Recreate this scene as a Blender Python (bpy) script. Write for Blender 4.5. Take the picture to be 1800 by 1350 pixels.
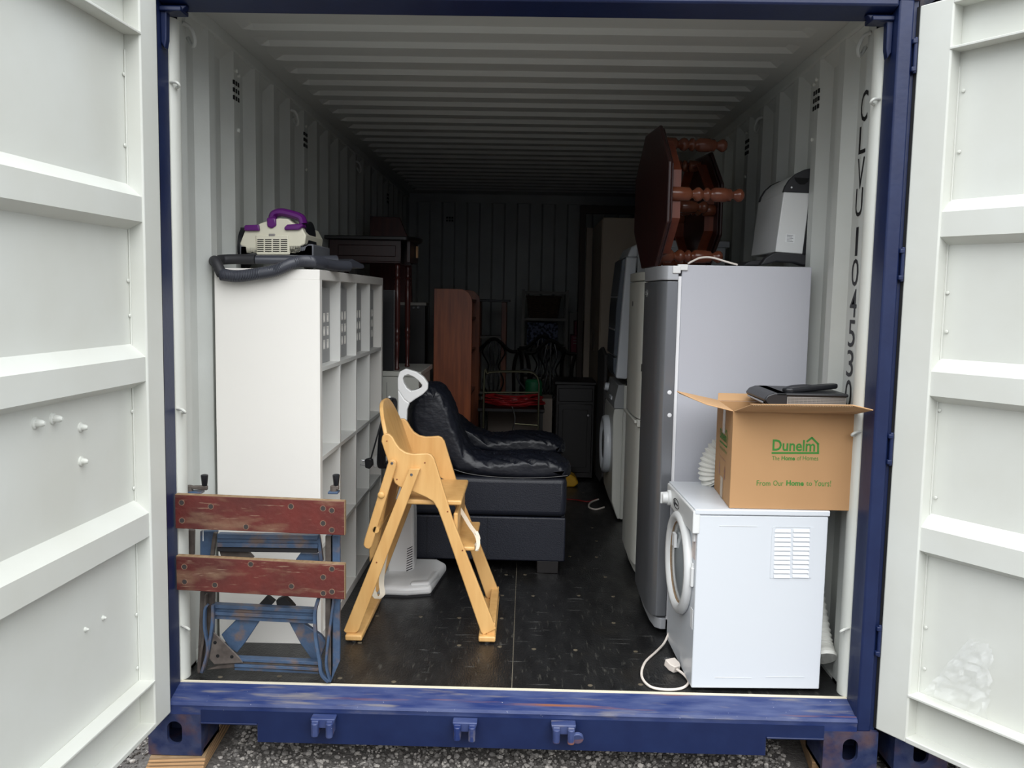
import bpy, bmesh, math, random
from mathutils import Matrix, Vector, noise
from math import pi, sin, cos, radians as rad
random.seed(7)
S = bpy.context.scene
for o in list(bpy.data.objects): bpy.data.objects.remove(o)
COL = S.collection

# ---------------------------------------------------------------- camera
CF, CP = 1548.0, Vector((0.0278, -2.971, 1.374))
PITCH, YAW, ROLL = -0.0988, -0.0157, 0.0186
FW = Vector((sin(YAW)*cos(PITCH), cos(YAW)*cos(PITCH), sin(PITCH)))
_r = Vector((cos(YAW), -sin(YAW), 0)); _u = _r.cross(FW)
RT = cos(ROLL)*_r + sin(ROLL)*_u; UP = -sin(ROLL)*_r + cos(ROLL)*_u
cam = bpy.data.objects.new('camera', bpy.data.cameras.new('camera')); COL.objects.link(cam)
cam.matrix_world = Matrix(((RT.x, UP.x, -FW.x, CP.x), (RT.y, UP.y, -FW.y, CP.y), (RT.z, UP.z, -FW.z, CP.z), (0, 0, 0, 1)))
cam.data.sensor_fit = 'HORIZONTAL'; cam.data.sensor_width = 36; cam.data.lens = 36*CF/1800
cam.data.clip_start = 0.05; cam.data.clip_end = 300
S.camera = cam
# ---------------------------------------------------------------- world: plain overcast sky (CIE overcast gradient)
W = bpy.data.worlds.new('world'); S.world = W; W.use_nodes = True
nt = W.node_tree; nt.nodes.clear()
tc = nt.nodes.new('ShaderNodeTexCoord'); sp = nt.nodes.new('ShaderNodeSeparateXYZ')
mr = nt.nodes.new('ShaderNodeMapRange'); mr.inputs[1].default_value = 0; mr.inputs[2].default_value = 1
mr.inputs[3].default_value = 0.33; mr.inputs[4].default_value = 1.0
bg = nt.nodes.new('ShaderNodeBackground'); bg.inputs[0].default_value = (0.90, 0.95, 1.0, 1)
mu = nt.nodes.new('ShaderNodeMath'); mu.operation = 'MULTIPLY'; mu.inputs[1].default_value = 1.5
ow = nt.nodes.new('ShaderNodeOutputWorld')
nt.links.new(tc.outputs['Generated'], sp.inputs[0]); nt.links.new(sp.outputs[2], mr.inputs[0])
nt.links.new(mr.outputs[0], mu.inputs[0]); nt.links.new(mu.outputs[0], bg.inputs[1]); nt.links.new(bg.outputs[0], ow.inputs[0])
S.view_settings.view_transform = 'Standard'; S.view_settings.look = 'None'
S.view_settings.gamma = 1.0; S.view_settings.use_curve_mapping = False
S.view_settings.exposure = 0.85
# broad glow of the sun through the cloud layer, high behind the photographer
sun = bpy.data.objects.new('sun', bpy.data.lights.new('sun', 'SUN')); COL.objects.link(sun)
sun.data.energy = 2.0; sun.data.angle = rad(75); sun.data.color = (1.0, .995, .985)
sun.rotation_euler = Vector((-.10, cos(rad(50)), -sin(rad(50)))).to_track_quat('-Z', 'Y').to_euler()

# ---------------------------------------------------------------- helpers
def lin(c): return tuple(((v/255)/12.92 if v/255 <= .04045 else ((v/255+.055)/1.055)**2.4) for v in c)+(1,)
def mat(name, c, rough=.5, metal=0, spec=.5, c2=None, scale=8, amt=.5, bump=0, bscale=40, stretch=(1,1,1), trans=0, alpha=1, detail=4, lo=.35, hi=.65, r2=None):
    m = bpy.data.materials.new(name); m.use_nodes = True; n = m.node_tree; N = n.nodes; L = n.links
    b = N['Principled BSDF']; b.inputs['Base Color'].default_value = lin(c); b.inputs['Roughness'].default_value = rough
    b.inputs['Metallic'].default_value = metal; b.inputs['Specular IOR Level'].default_value = spec
    if trans: b.inputs['Transmission Weight'].default_value = trans
    if alpha < 1: b.inputs['Alpha'].default_value = alpha
    t = N.new('ShaderNodeTexCoord'); mp = N.new('ShaderNodeMapping'); mp.inputs['Scale'].default_value = stretch
    L.new(t.outputs['Object'], mp.inputs[0])
    if c2:
        nz = N.new('ShaderNodeTexNoise'); nz.inputs['Scale'].default_value = scale; nz.inputs['Detail'].default_value = detail
        L.new(mp.outputs[0], nz.inputs['Vector'])
        rp = N.new('ShaderNodeMapRange'); rp.inputs[1].default_value = lo; rp.inputs[2].default_value = hi; rp.inputs[4].default_value = amt
        L.new(nz.outputs[0], rp.inputs[0])
        mx = N.new('ShaderNodeMix'); mx.data_type = 'RGBA'; mx.inputs[6].default_value = lin(c); mx.inputs[7].default_value = lin(c2)
        L.new(rp.outputs[0], mx.inputs[0]); L.new(mx.outputs[2], b.inputs['Base Color'])
        if r2 is not None:
            q = N.new('ShaderNodeMapRange'); q.inputs[3].default_value = rough; q.inputs[4].default_value = r2
            L.new(rp.outputs[0], q.inputs[0]); L.new(q.outputs[0], b.inputs['Roughness'])
    if bump:
        nb = N.new('ShaderNodeTexNoise'); nb.inputs['Scale'].default_value = bscale; nb.inputs['Detail'].default_value = 3
        L.new(mp.outputs[0], nb.inputs['Vector'])
        bp = N.new('ShaderNodeBump'); bp.inputs['Strength'].default_value = bump; bp.inputs['Distance'].default_value = .01
        L.new(nb.outputs[0], bp.inputs['Height']); L.new(bp.outputs[0], b.inputs['Normal'])
    return m
def add_layer(m, c, scale, lo, hi, stretch=(1,1,1), amt=1, detail=6, zmask=None, rough=None):
    """a second coat of stains / scratches over the base colour (zmask = (axis, from, to): fades in along that axis)"""
    n = m.node_tree; N = n.nodes; L = n.links; b = N['Principled BSDF']; s = b.inputs['Base Color']
    t = N.new('ShaderNodeTexCoord'); mp = N.new('ShaderNodeMapping'); mp.inputs['Scale'].default_value = stretch; mp.inputs['Location'].default_value = (3.1, 1.7, 5.3)
    nz = N.new('ShaderNodeTexNoise'); nz.inputs['Scale'].default_value = scale; nz.inputs['Detail'].default_value = detail
    L.new(t.outputs['Object'], mp.inputs[0]); L.new(mp.outputs[0], nz.inputs['Vector'])
    rp = N.new('ShaderNodeMapRange'); rp.inputs[1].default_value = lo; rp.inputs[2].default_value = hi; rp.inputs[4].default_value = amt
    L.new(nz.outputs[0], rp.inputs[0]); fac = rp.outputs[0]
    if zmask:
        sx = N.new('ShaderNodeSeparateXYZ'); L.new(t.outputs['Object'], sx.inputs[0])
        mm = N.new('ShaderNodeMapRange'); mm.inputs[1].default_value = zmask[1]; mm.inputs[2].default_value = zmask[2]
        L.new(sx.outputs[zmask[0]], mm.inputs[0]); ml = N.new('ShaderNodeMath'); ml.operation = 'MULTIPLY'
        L.new(fac, ml.inputs[0]); L.new(mm.outputs[0], ml.inputs[1]); fac = ml.outputs[0]
    mx = N.new('ShaderNodeMix'); mx.data_type = 'RGBA'; mx.inputs[6].default_value = s.default_value
    if s.links: L.new(s.links[0].from_socket, mx.inputs[6])
    mx.inputs[7].default_value = lin(c); L.new(fac, mx.inputs[0]); L.new(mx.outputs[2], s)
    if rough is not None:
        rs = b.inputs['Roughness']; m2 = N.new('ShaderNodeMix'); m2.inputs[2].default_value = rs.default_value
        if rs.links: L.new(rs.links[0].from_socket, m2.inputs[2])
        m2.inputs[3].default_value = rough; L.new(fac, m2.inputs[0]); L.new(m2.outputs[0], rs)
    return m

def at(px, py, Y):
    d = FW + RT*((px-900)/CF) - UP*((py-675)/CF)
    return CP + d*((Y-CP.y)/d.y)
def atz(px, py, Z):
    d = FW + RT*((px-900)/CF) - UP*((py-675)/CF)
    return CP + d*((Z-CP.z)/d.z)
def atx(px, py, X):
    d = FW + RT*((px-900)/CF) - UP*((py-675)/CF)
    return CP + d*((X-CP.x)/d.x)
def spline(pts, n=8, closed=False):
    P = [Vector(p) for p in pts]; out = []; m = len(P)
    for i in range(m if closed else m-1):
        if closed: a, b, c, d = P[(i-1) % m], P[i], P[(i+1) % m], P[(i+2) % m]
        else: a, b, c, d = P[max(i-1, 0)], P[i], P[i+1], P[min(i+2, m-1)]
        for k in range(n):
            t = k/n; out.append(.5*((2*b)+(-a+c)*t+(2*a-5*b+4*c-d)*t*t+(-a+3*b-3*c+d)*t**3))
    if not closed: out.append(P[-1])
    return out

class MB:
    def __init__(s, M=None): s.v = []; s.f = []; s.M = M or Matrix()
    def add(s, vs, fs):
        k = len(s.v); s.v += [s.M @ Vector(v) for v in vs]; s.f += [tuple(i+k for i in f) for f in fs]; return s
    def box(s, x0, x1, y0, y1, z0, z1):
        v = [(x, y, z) for z in (z0, z1) for y in (y0, y1) for x in (x0, x1)]
        return s.add(v, [(0,2,3,1), (4,5,7,6), (0,1,5,4), (2,6,7,3), (0,4,6,2), (1,3,7,5)])
    def cbox(s, c, d): return s.box(c[0]-d[0]/2, c[0]+d[0]/2, c[1]-d[1]/2, c[1]+d[1]/2, c[2]-d[2]/2, c[2]+d[2]/2)
    def hexa(s, lo, hi): # two quads
        return s.add(list(lo)+list(hi), [(3,2,1,0), (4,5,6,7), (0,1,5,4), (1,2,6,5), (2,3,7,6), (3,0,4,7)])
    def prism(s, pts, axis, a, b):
        n = len(pts)
        def P(p, t): return {'x': (t, p[0], p[1]), 'y': (p[0], t, p[1]), 'z': (p[0], p[1], t)}[axis]
        v = [P(p, a) for p in pts]+[P(p, b) for p in pts]
        return s.add(v, [tuple(range(n))[::-1], tuple(range(n, 2*n))]+[(i, (i+1) % n, n+(i+1) % n, n+i) for i in range(n)])
    def ext(s, pts3, vec): # extrude a 3-D polygon
        n = len(pts3); vec = Vector(vec); v = [Vector(p) for p in pts3]; v += [p+vec for p in v]
        return s.add(v, [tuple(range(n))[::-1], tuple(range(n, 2*n))]+[(i, (i+1) % n, n+(i+1) % n, n+i) for i in range(n)])
    def frame(s, outer, inner, vec): # ring polygon with a hole (same count of points)
        n = len(outer); vec = Vector(vec)
        v = [Vector(p) for p in outer]+[Vector(p) for p in inner]; v += [p+vec for p in v]; f = []
        for i in range(n):
            j = (i+1) % n
            f += [(i, j, n+j, n+i), (2*n+i, 3*n+i, 3*n+j, 2*n+j), (i, 2*n+i, 2*n+j, j), (n+i, n+j, 3*n+j, 3*n+i)]
        return s.add(v, f)
    def tube(s, pts, r, n=10, closed=False, flat=None):
        P = [Vector(p) for p in pts]; m = len(P); rr = r if callable(r) else (lambda i: r)
        vs = []; up = None
        for i in range(m):
            if closed: d = P[(i+1) % m]-P[i-1]
            else: d = P[min(i+1, m-1)]-P[max(i-1, 0)]
            d = d.normalized() if d.length > 1e-9 else Vector((0, 0, 1))
            if up is None:
                up = Vector((0, 0, 1)) if abs(d.z) < .9 else Vector((0, 1, 0))
            a = d.cross(up); a = a.normalized() if a.length > 1e-6 else d.orthogonal().normalized()
            b = a.cross(d).normalized(); up = b; q = rr(i)
            for k in range(n):
                t = 2*pi*k/n; vs.append(P[i]+a*(cos(t)*q)+b*(sin(t)*q*(flat or 1)))
        f = []
        for i in range(m if closed else m-1):
            j = (i+1) % m
            for k in range(n): f.append((i*n+k, i*n+(k+1) % n, j*n+(k+1) % n, j*n+k))
        if not closed: f += [tuple(range(n))[::-1], tuple((m-1)*n+k for k in range(n))]
        return s.add(vs, f)
    def cyl(s, p0, p1, r0, r1=None, n=16):
        r1 = r0 if r1 is None else r1
        return s.tube([p0, p1], lambda i: r0 if i == 0 else r1, n)
    def lathe(s, prof, p0, d, n=16, caps=True): # prof: (radius, distance)
        p0 = Vector(p0); d = Vector(d).normalized(); a = d.orthogonal().normalized(); b = d.cross(a); vs = []; f = []; m = len(prof)
        for r, t in prof:
            for k in range(n): q = 2*pi*k/n; vs.append(p0+d*t+a*(r*cos(q))+b*(r*sin(q)))
        for i in range(m-1):
            for k in range(n): f.append((i*n+k, i*n+(k+1) % n, (i+1)*n+(k+1) % n, (i+1)*n+k))
        if caps: f += [tuple(range(n))[::-1], tuple((m-1)*n+k for k in range(n))]
        return s.add(vs, f)
    def puff(s, c, r, e=.5, e2=None, nu=40, nv=24, wr=0, ws=6, seed=0, fn=None): # superellipsoid cushion with wrinkles
        e2 = e if e2 is None else e2; c = Vector(c); vs = []; f = []
        sg = lambda v, p: math.copysign(abs(v)**p, v)
        for i in range(nv+1):
            ph = -pi/2+pi*i/nv
            for k in range(nu):
                th = 2*pi*k/nu; p = Vector((sg(cos(ph), e)*sg(cos(th), e2), sg(cos(ph), e)*sg(sin(th), e2), sg(sin(ph), e)))
                q = Vector((p.x*r[0], p.y*r[1], p.z*r[2]))
                if wr:
                    h = noise.fractal(Vector((q.x*ws*1.0, q.y*ws*.5, q.z*ws*1.2))+Vector((seed, 0, 0)), 1, 2, 3)
                    h = -abs(h)+.25
                    q += q.normalized()*wr*h
                if fn: q = fn(q)
                vs.append(c+q)
        for i in range(nv):
            for k in range(nu): f.append((i*nu+k, i*nu+(k+1) % nu, (i+1)*nu+(k+1) % nu, (i+1)*nu+k))
        return s.add(vs, f)
    def build(s, name, m, parent=None, bevel=0, seg=2, ang=35, flat=False, loc=None, kind=None, label=None, sub=0):
        me = bpy.data.meshes.new(name); org = Vector(parent['_o']) if parent else Vector(loc or (0, 0, 0))
        me.from_pydata([v-org for v in s.v], [], s.f)
        bm = bmesh.new(); bm.from_mesh(me)
        bmesh.ops.remove_doubles(bm, verts=bm.verts, dist=1e-6)
        bmesh.ops.recalc_face_normals(bm, faces=bm.faces); bm.to_mesh(me); bm.free()
        if not flat:
            me.shade_smooth(); me.set_sharp_from_angle(angle=rad(ang))
        ob = bpy.data.objects.new(name, me); COL.objects.link(ob); me.materials.append(m)
        ob['_o'] = tuple(org)
        if parent: ob.parent = parent
        else: ob.location = org
        if bevel:
            b = ob.modifiers.new('bevel', 'BEVEL'); b.width = bevel; b.segments = seg; b.limit_method = 'ANGLE'; b.angle_limit = rad(40); b.use_clamp_overlap = True
            w = ob.modifiers.new('wn', 'WEIGHTED_NORMAL'); w.keep_sharp = True
        if sub:
            b = ob.modifiers.new('sub', 'SUBSURF'); b.levels = b.render_levels = sub
        if kind: ob['kind'] = kind
        if label: ob['label'] = label
        return ob
def thing(name, label, cat, loc, group=None):
    o = bpy.data.objects.new(name, None); COL.objects.link(o); o.location = loc; o.empty_display_size = .1
    o['_o'] = tuple(loc); return tag(o, label, cat, group)
def tag(o, label, cat, group=None, kind=None):
    o['label'] = label; o['category'] = cat
    if group: o['group'] = group
    if kind: o['kind'] = kind
    return o
_ft = None
def text_mb(body, w=None, h=None, bold=0, M=None):
    """flat lettering from the built-in font, scaled to w x h, lying in local XY with the lower left at 0"""
    cu = bpy.data.curves.new('t', 'FONT'); cu.body = body; cu.size = 1; cu.offset = bold; cu.extrude = 0; cu.resolution_u = 3
    ob = bpy.data.objects.new('t', cu); COL.objects.link(ob)
    dg = bpy.context.evaluated_depsgraph_get(); me = bpy.data.meshes.new_from_object(ob.evaluated_get(dg))
    vs = [v.co.copy() for v in me.vertices]; fs = [tuple(p.vertices) for p in me.polygons]
    bpy.data.objects.remove(ob); bpy.data.curves.remove(cu); bpy.data.meshes.remove(me)
    x0 = min(v.x for v in vs); x1 = max(v.x for v in vs); y0 = min(v.y for v in vs); y1 = max(v.y for v in vs)
    sx = w/(x1-x0) if w else None; sy = h/(y1-y0) if h else sx; sx = sx or sy
    b = MB(M); b.add([((v.x-x0)*sx, (v.y-y0)*sy, 0) for v in vs], fs)
    return b
def rot(ax, deg, piv=(0, 0, 0)):
    p = Vector(piv); return Matrix.Translation(p) @ Matrix.Rotation(rad(deg), 4, ax) @ Matrix.Translation(-p)

# ---------------------------------------------------------------- materials
m_wall = mat('interior_paint', (196,199,195), .45, c2=(160,160,150), scale=3, amt=.25, bump=.05, bscale=60)
m_roof = mat('roof_paint', (190,192,188), .5)
m_door = mat('door_paint', (212,214,208), .5, c2=(198,198,188), scale=2.5, amt=.5, bump=.04, bscale=30)
m_blue = mat('blue_paint', (12,27,66), .42, c2=(20,36,76), scale=14, amt=.6, bump=.05, bscale=50)
m_sill = mat('worn_blue_paint', (25,43,94), .45, c2=(76,86,122), scale=7, amt=.7, stretch=(.8,4,1), bump=.1, bscale=40)
add_layer(m_sill, (128,122,118), 16, .58, .75, stretch=(.35,3,1), amt=.7); add_layer(m_sill, (140,88,50), 5, .62, .68, stretch=(.25,6,2), amt=.8)
add_layer(m_sill, (190,190,198), 90, .72, .76, amt=.7)
m_cast = mat('casting_paint', (18,32,70), .5, c2=(60,66,92), scale=18, amt=.7, bump=.15, bscale=60)
add_layer(m_cast, (92,64,50), 14, .5, .75, amt=.7)
m_floor = mat('black_film_plywood', (17,17,18), .42, c2=(40,40,40), scale=9, amt=.55, bump=.25, bscale=80, stretch=(2,.7,1), r2=.3)
add_layer(m_floor, (88,86,80), 26, .6, .78, stretch=(3,.5,1), amt=.55, rough=.6)
add_layer(m_floor, (52,48,42), 5, .58, .72, amt=.3, rough=.14); add_layer(m_floor, (96,96,94), 7, .64, .7, stretch=(1,8,1), amt=.4)
m_seam = mat('pale_filler', (98,92,80), .8)
m_edge = mat('cream_edge', (216,208,186), .6)
m_rubber = mat('black_rubber', (22,22,24), .7)
m_dark = mat('dark_void', (6,6,8), .9)
m_white = mat('white_laminate', (226,223,217), .42)
m_white_in = mat('white_board', (214,214,210), .5)
m_slot = mat('grey_insert', (150,150,150), .6)  # grey imitates shade on the recessed inserts; chest joints share it
m_app = mat('appliance_white', (204,208,213), .28)
m_vac = mat('vacuum_white', (232,232,231), .3)
m_app2 = mat('appliance_plastic_white', (214,215,214), .3)
m_off = mat('off_white_appliance', (200,200,192), .35)
m_silver = mat('silver_door', (122,124,128), .28, metal=.5)
m_sside = mat('silver_side', (172,173,180), .45, bump=.03, bscale=300)
m_strim = mat('silver_plastic', (168,170,174), .35, metal=.2)
m_gasket = mat('light_gasket', (220,220,222), .5)
m_glassd = mat('dark_door_glass', (78,84,92), .25)
m_glassl = mat('drum_glass', (150,156,158), .1)
m_chrome = mat('chrome', (190,190,192), .2, metal=1)
m_beech = mat('beech', (216,172,110), .42, c2=(198,148,86), scale=5, amt=.6, stretch=(6,6,.8), bump=.03, bscale=60)
m_beech2 = mat('beech_edge', (216,170,104), .45)
m_red = mat('red_film_board', (98,36,30), .5, c2=(70,32,28), scale=7, amt=.7, bump=.2, bscale=50)
add_layer(m_red, (150,128,100), 9, .5, .72, stretch=(.6,3,2.2), amt=.5); add_layer(m_red, (170,150,126), 45, .64, .76, stretch=(.35,1,3), amt=.5)
m_ply = mat('plywood_edge', (150,126,96), .75, c2=(120,92,62), scale=30, stretch=(.6,.6,60), amt=.8)
m_steel = mat('blue_steel', (68,90,118), .5, c2=(50,64,86), scale=14, amt=.7, bump=.15, bscale=70)
add_layer(m_steel, (112,92,78), 16, .52, .66, amt=.8)
m_grime = mat('grimy_steel', (92,84,78), .6, c2=(60,52,48), scale=25, amt=.8)
m_leather = mat('navy_leather', (19,22,32), .42, bump=.5, bscale=9, stretch=(1.6,.6,2.4), c2=(12,14,22), scale=6, amt=.5)
m_leather2 = mat('navy_leather_panel', (24,27,38), .45, bump=.2, bscale=220)
m_mahog = mat('mahogany', (50,22,20), .32, c2=(32,13,13), scale=6, stretch=(8,8,1), amt=.7)
m_mahog_t = mat('turned_mahogany', (112,62,40), .25, c2=(84,40,27), scale=10, amt=.6)
m_mahog_a = mat('orange_mahogany', (112,50,26), .4, c2=(80,34,20), scale=6, stretch=(6,6,1), amt=.6)
m_walnut = mat('brown_veneer', (146,78,42), .35, c2=(108,52,28), scale=5, stretch=(9,9,.7), amt=.8)
m_ebony = mat('near_black_wood', (18,14,14), .35)
m_beige = mat('beige_laminate', (176,162,144), .5)
m_darkbr = mat('dark_brown_frame', (76,64,56), .6)
m_grey_s = mat('pale_grey_frame', (140,136,130), .6)
m_wicker = mat('wicker', (96,74,60), .8, c2=(60,44,36), scale=40, stretch=(1,1,5), amt=.9, bump=.6, bscale=70)
m_cloth = mat('patterned_cloth', (120,128,156), .8, c2=(28,34,60), scale=38, amt=1, lo=.46, hi=.54)
m_card = mat('cardboard', (176,136,94), .8, c2=(164,124,84), scale=4, amt=.5)
m_card_in = mat('cardboard_inside', (190,150,108), .85)
m_tape = mat('clear_tape', (186,166,140), .25)
m_green = mat('green_print', (52,122,44), .7)
m_black = mat('black_plastic', (26,27,31), .38)
m_blackm = mat('black_matt_plastic', (34,34,38), .6)
m_hose = mat('grey_hose', (58,60,68), .42)
m_cream = mat('cream_plastic', (218,214,194), .35)
m_purple = mat('purple_plastic', (92,24,108), .25)
m_gridm = mat('perforated_metal', (150,146,142), .4, metal=.4)
m_cable = mat('white_cable', (226,216,206), .45)
m_redc = mat('red_cable', (140,24,28), .45)
m_yellow = mat('yellow_plastic', (196,150,30), .45)
m_gold = mat('brass_tube', (92,90,72), .3, metal=.8)
m_greenc = mat('green_plastic', (20,92,58), .5)
m_wine = mat('wine_red_card', (122,22,52), .6)
m_strap = mat('cream_webbing', (218,208,190), .8)
m_film = mat('clear_film', (250,252,255), .05, alpha=.13, spec=1.0)
m_vhose = mat('white_vent_hose', (214,214,208), .5)
m_timber = mat('timber', (150,118,82), .8, c2=(112,84,56), scale=12, stretch=(1,1,14), amt=.8)
m_num = mat('black_lettering', (18,18,20), .5)
m_lab = mat('rating_label', (225,226,226), .5)
m_grav = mat('gravel_stone', (128,124,120), .85, c2=(84,80,76), scale=9, amt=1, bump=.3, bscale=60)
m_ground = mat('crushed_ground', (112,108,104), .95, c2=(82,78,75), scale=60, amt=1, bump=.8, bscale=120)
m_panel_dark = mat('dark_grey_blanket', (72,70,70), .9, bump=.5, bscale=60)
m_purp_dark = mat('cherry_panel', (84,34,28), .4, c2=(58,22,20), scale=5, stretch=(7,7,1), amt=.7)

# ---------------------------------------------------------------- setting: ground, container shell
GZ = -.272
g = MB().box(-30, 30, -30, 30, GZ-.2, GZ).build('ground', m_ground, kind='structure', loc=(0, 0, GZ))
def gravel():
    b = MB(); ico = [(0,0,1), (.89,0,.45), (.28,.85,.45), (-.72,.53,.45), (-.72,-.53,.45), (.28,-.85,.45), (.72,.53,-.45), (-.28,.85,-.45), (-.89,0,-.45), (-.28,-.85,-.45), (.72,-.53,-.45), (0,0,-1)]
    fs = [(0,1,2), (0,2,3), (0,3,4), (0,4,5), (0,5,1), (1,6,2), (2,7,3), (3,8,4), (4,9,5), (5,10,1), (6,7,2), (7,8,3), (8,9,4), (9,10,5), (10,6,1), (11,7,6), (11,8,7), (11,9,8), (11,10,9), (11,6,10)]
    rnd = random.random; vs = []; ff = []
    def stone(x, y, r):
        k = len(vs); a = rnd()*6.28; ca, sa = cos(a), sin(a); sx, sy, sz = r*(.7+.7*rnd()), r*(.7+.6*rnd()), r*(.5+.5*rnd())
        for p in ico:
            j = .78+.44*rnd(); px, py, pz = p[0]*sx*j, p[1]*sy*j, p[2]*sz*j
            vs.append((x+px*ca-py*sa, y+px*sa+py*ca, GZ+.002+pz+r*.25))
        ff.extend(tuple(i+k for i in f) for f in fs)
    for _ in range(20000):
        x, y = -1.9+3.8*rnd(), -.42+1.1*rnd()
        if (-1.29 < x < -1.03 and -.14 < y < .28) or (1.0 < x < 1.24 and -.1 < y < .56): continue
        stone(x, y, .004+.0065*rnd()**2)
    for _ in range(2500): stone(-2.4+4.8*rnd(), -1.2+.9*rnd(), .006+.01*rnd()**2)
    b.v = [Vector(v) for v in vs]; b.f = ff
    me = bpy.data.meshes.new('gravel'); me.from_pydata(vs, [], ff)
    o = bpy.data.objects.new('gravel', me); COL.objects.link(o); me.materials.append(m_grav)
    n = m_grav.node_tree; geo = n.nodes.new('ShaderNodeNewGeometry'); cr = n.nodes.new('ShaderNodeValToRGB')
    cr.color_ramp.elements[0].color = lin((84,80,76)); cr.color_ramp.elements[1].color = lin((178,172,165)); e = cr.color_ramp.elements.new(.6); e.color = lin((128,124,120))
    n.links.new(geo.outputs['Random Per Island'], cr.inputs[0]); n.links.new(cr.outputs[0], n.nodes['Principled BSDF'].inputs['Base Color'])
    tag(o, 'grey crushed stone gravel on the ground under the container sill', 'gravel', kind='stuff')
gravel()
# added unseen container row behind the camera, blocks low sky to darken the interior
b = MB(); pr = []; x = -15.
while x < 15: pr += [(x, -10.5), (x+.07, -10.536), (x+.14, -10.536), (x+.21, -10.5)]; x += .28
n = len(pr)
b.add([(x, y, z) for z in (GZ+.15, GZ+2.4) for x, y in pr], [(i, i+1, n+i+1, n+i) for i in range(n-1)])
for z0 in (GZ, GZ+2.4): b.box(-15, 15, -10.6, -10.49, z0, z0+.15)
b.box(-15, 15, -13, -10.6, GZ, GZ+2.55).build('wall_opposite', m_blue, kind='structure')

L = 5.935
# floor: seven sheets of black ply on each side of the middle seam, each a part
fl = MB().box(-1.2, 1.2, .012, L, -.045, -.0085).build('floor', m_dark, kind='structure')
ys = [.014, 1.052, 2.27, 3.49, 4.7, L-.01]
for i in range(5):
    for a, b_ in ((-1.198, -.0016), (.0016, 1.198)):
        MB().box(a, b_, ys[i]+.001, ys[i+1]-.001, -.0085, 0).build('floor_panel', m_floor, fl)
sm = MB().box(-.0025, .0025, .014, L, -.006, -.0007)
for y in ys[1:-1]: sm.box(-1.2, 1.2, y-.0015, y+.0015, -.006, -.0007)
sm.build('seam', m_seam, fl)
sc = MB()
m_screw = mat('floor_screw', (96,88,74), .5)
for ry in [.06+.31*k for k in range(13)]:
    for rx in [-1.05,-.84,-.62,-.42,-.22,-.06,.06,.27,.45,.62,.85,1.06]:
        x, y = rx+random.uniform(-.03, .03), ry+random.uniform(-.02, .02)
        if random.random() < .3: continue
        sc.lathe([(.009, 0), (.009, .0012), (.006, .0016)], (x, y, 0), (0, 0, 1), 10)
o = sc.build('screw_head', m_screw, fl, kind='stuff')
MB().box(-1.17, 1.17, -.001, .013, -.03, .0015).build('floor_edge', m_edge, fl)

def corr_profile(y0, y1, e0, pitch, xin, xout):
    """(y, x) profile of a trapezoidal sheet: e0 = end of an outer flat"""
    pts = [(y0, xin)]; e = e0
    while e+.0 < y1-.02:
        for yy, xx in ((e-.16, xin), (e-.095, xout), (e, xout), (e+.06, xin)):
            if y0 < yy < y1: pts.append((yy, xx))
        e += pitch
    pts.append((y1, xin)); return pts
def side_wall(name, s):
    pr = corr_profile(.085, L, .316, .2808, 1.172, 1.208)
    b = MB(); zs = (.0, 2.335)
    n = len(pr); v = [(s*x, y, z) for z in zs for y, x in pr]
    b.add(v, [(i, i+1, n+i+1, n+i) for i in range(n-1)])
    # slanted tops of the recessed flats + outer skin
    w = b.build(name, m_wall, kind='structure', flat=True)
    MB().box(*sorted((s*1.212, s*1.218)), 0, L, -.02, 2.36).build('outer_skin', m_blue, w)
    MB().box(*sorted((s*1.168, s*1.212)), .0, L, 2.332, 2.388).build('top_rail', m_wall, w, bevel=.008)
    MB().box(*sorted((s*1.172, s*1.212)), .085, L, .0, .012).build('bottom_rail', m_wall, w)
    # sloping caps that close the recessed flats under the rail
    e = .316; cp = MB()
    while e < L-.1:
        cp.add([(s*1.172, e-.15, 2.345), (s*1.172, e+.05, 2.345), (s*1.208, e, 2.285), (s*1.208, e-.095, 2.285), (s*1.209, e-.095, 2.29), (s*1.209, e, 2.29)], [(0,1,2,3), (3,2,5,4)]); e += .2808
    cp.build('recess_cap', m_wall, w, kind='stuff')
    vb = MB()
    for y in (.667+.018, 1.79+.018, 4.6):
        yc = y
        for i in range(3):
            for k in range(3):
                vb.box(*sorted((s*1.1695, s*1.176)), yc-.033+i*.026, yc-.019+i*.026, 2.205-k*.03, 2.222-k*.03)
    vb.build('vent_hole', m_dark, w)
    vb = MB()
    for y, z in ((.68, 2.262), (.71, 2.25), (.70, 2.03), (1.81, 2.255), (1.81, 2.03)):
        vb.lathe([(.008, 0), (.009, .006), (.004, .01)], (s*1.172, y, z), (-s, 0, 0), 8)
    vb.build('rivet', m_door, w)
    # rounded corner column behind the door post
    pts = [(s*1.215, .004), (s*1.172, .004)]
    for k in range(9):
        a = pi*k/8; pts.append((s*(1.172-.018*sin(a)), .012+.035*(1-cos(a))))
    pts += [(s*1.215, .088)]
    MB().prism(pts, 'z', 0, 2.27).build('corner_column', m_door, w, ang=50)
    # lashing rings at the top of the corner column and under the rail, small hooks on the column
    for (y, z) in ((.15, 2.24), (1.53, 2.235), (3.2, 2.235)):
        MB().tube(spline([(s*1.172, y-.02, z+.045), (s*1.15, y-.01, z+.035), (s*1.14, y+.005, z), (s*1.152, y+.02, z-.02), (s*1.172, y+.025, z+.01)], 6), .007, 8).build('lashing_ring', m_wall, w)
    for z in (2.04, .94, .25) if s > 0 else (2.06, .97, .2):
        MB().tube(spline([(s*1.168, .012, z), (s*1.145, .0, z-.003), (s*1.138, .006, z-.012), (s*1.155, .025, z-.015)], 5), .005, 8).build('lashing_hook', m_door, w)
    return w
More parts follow.
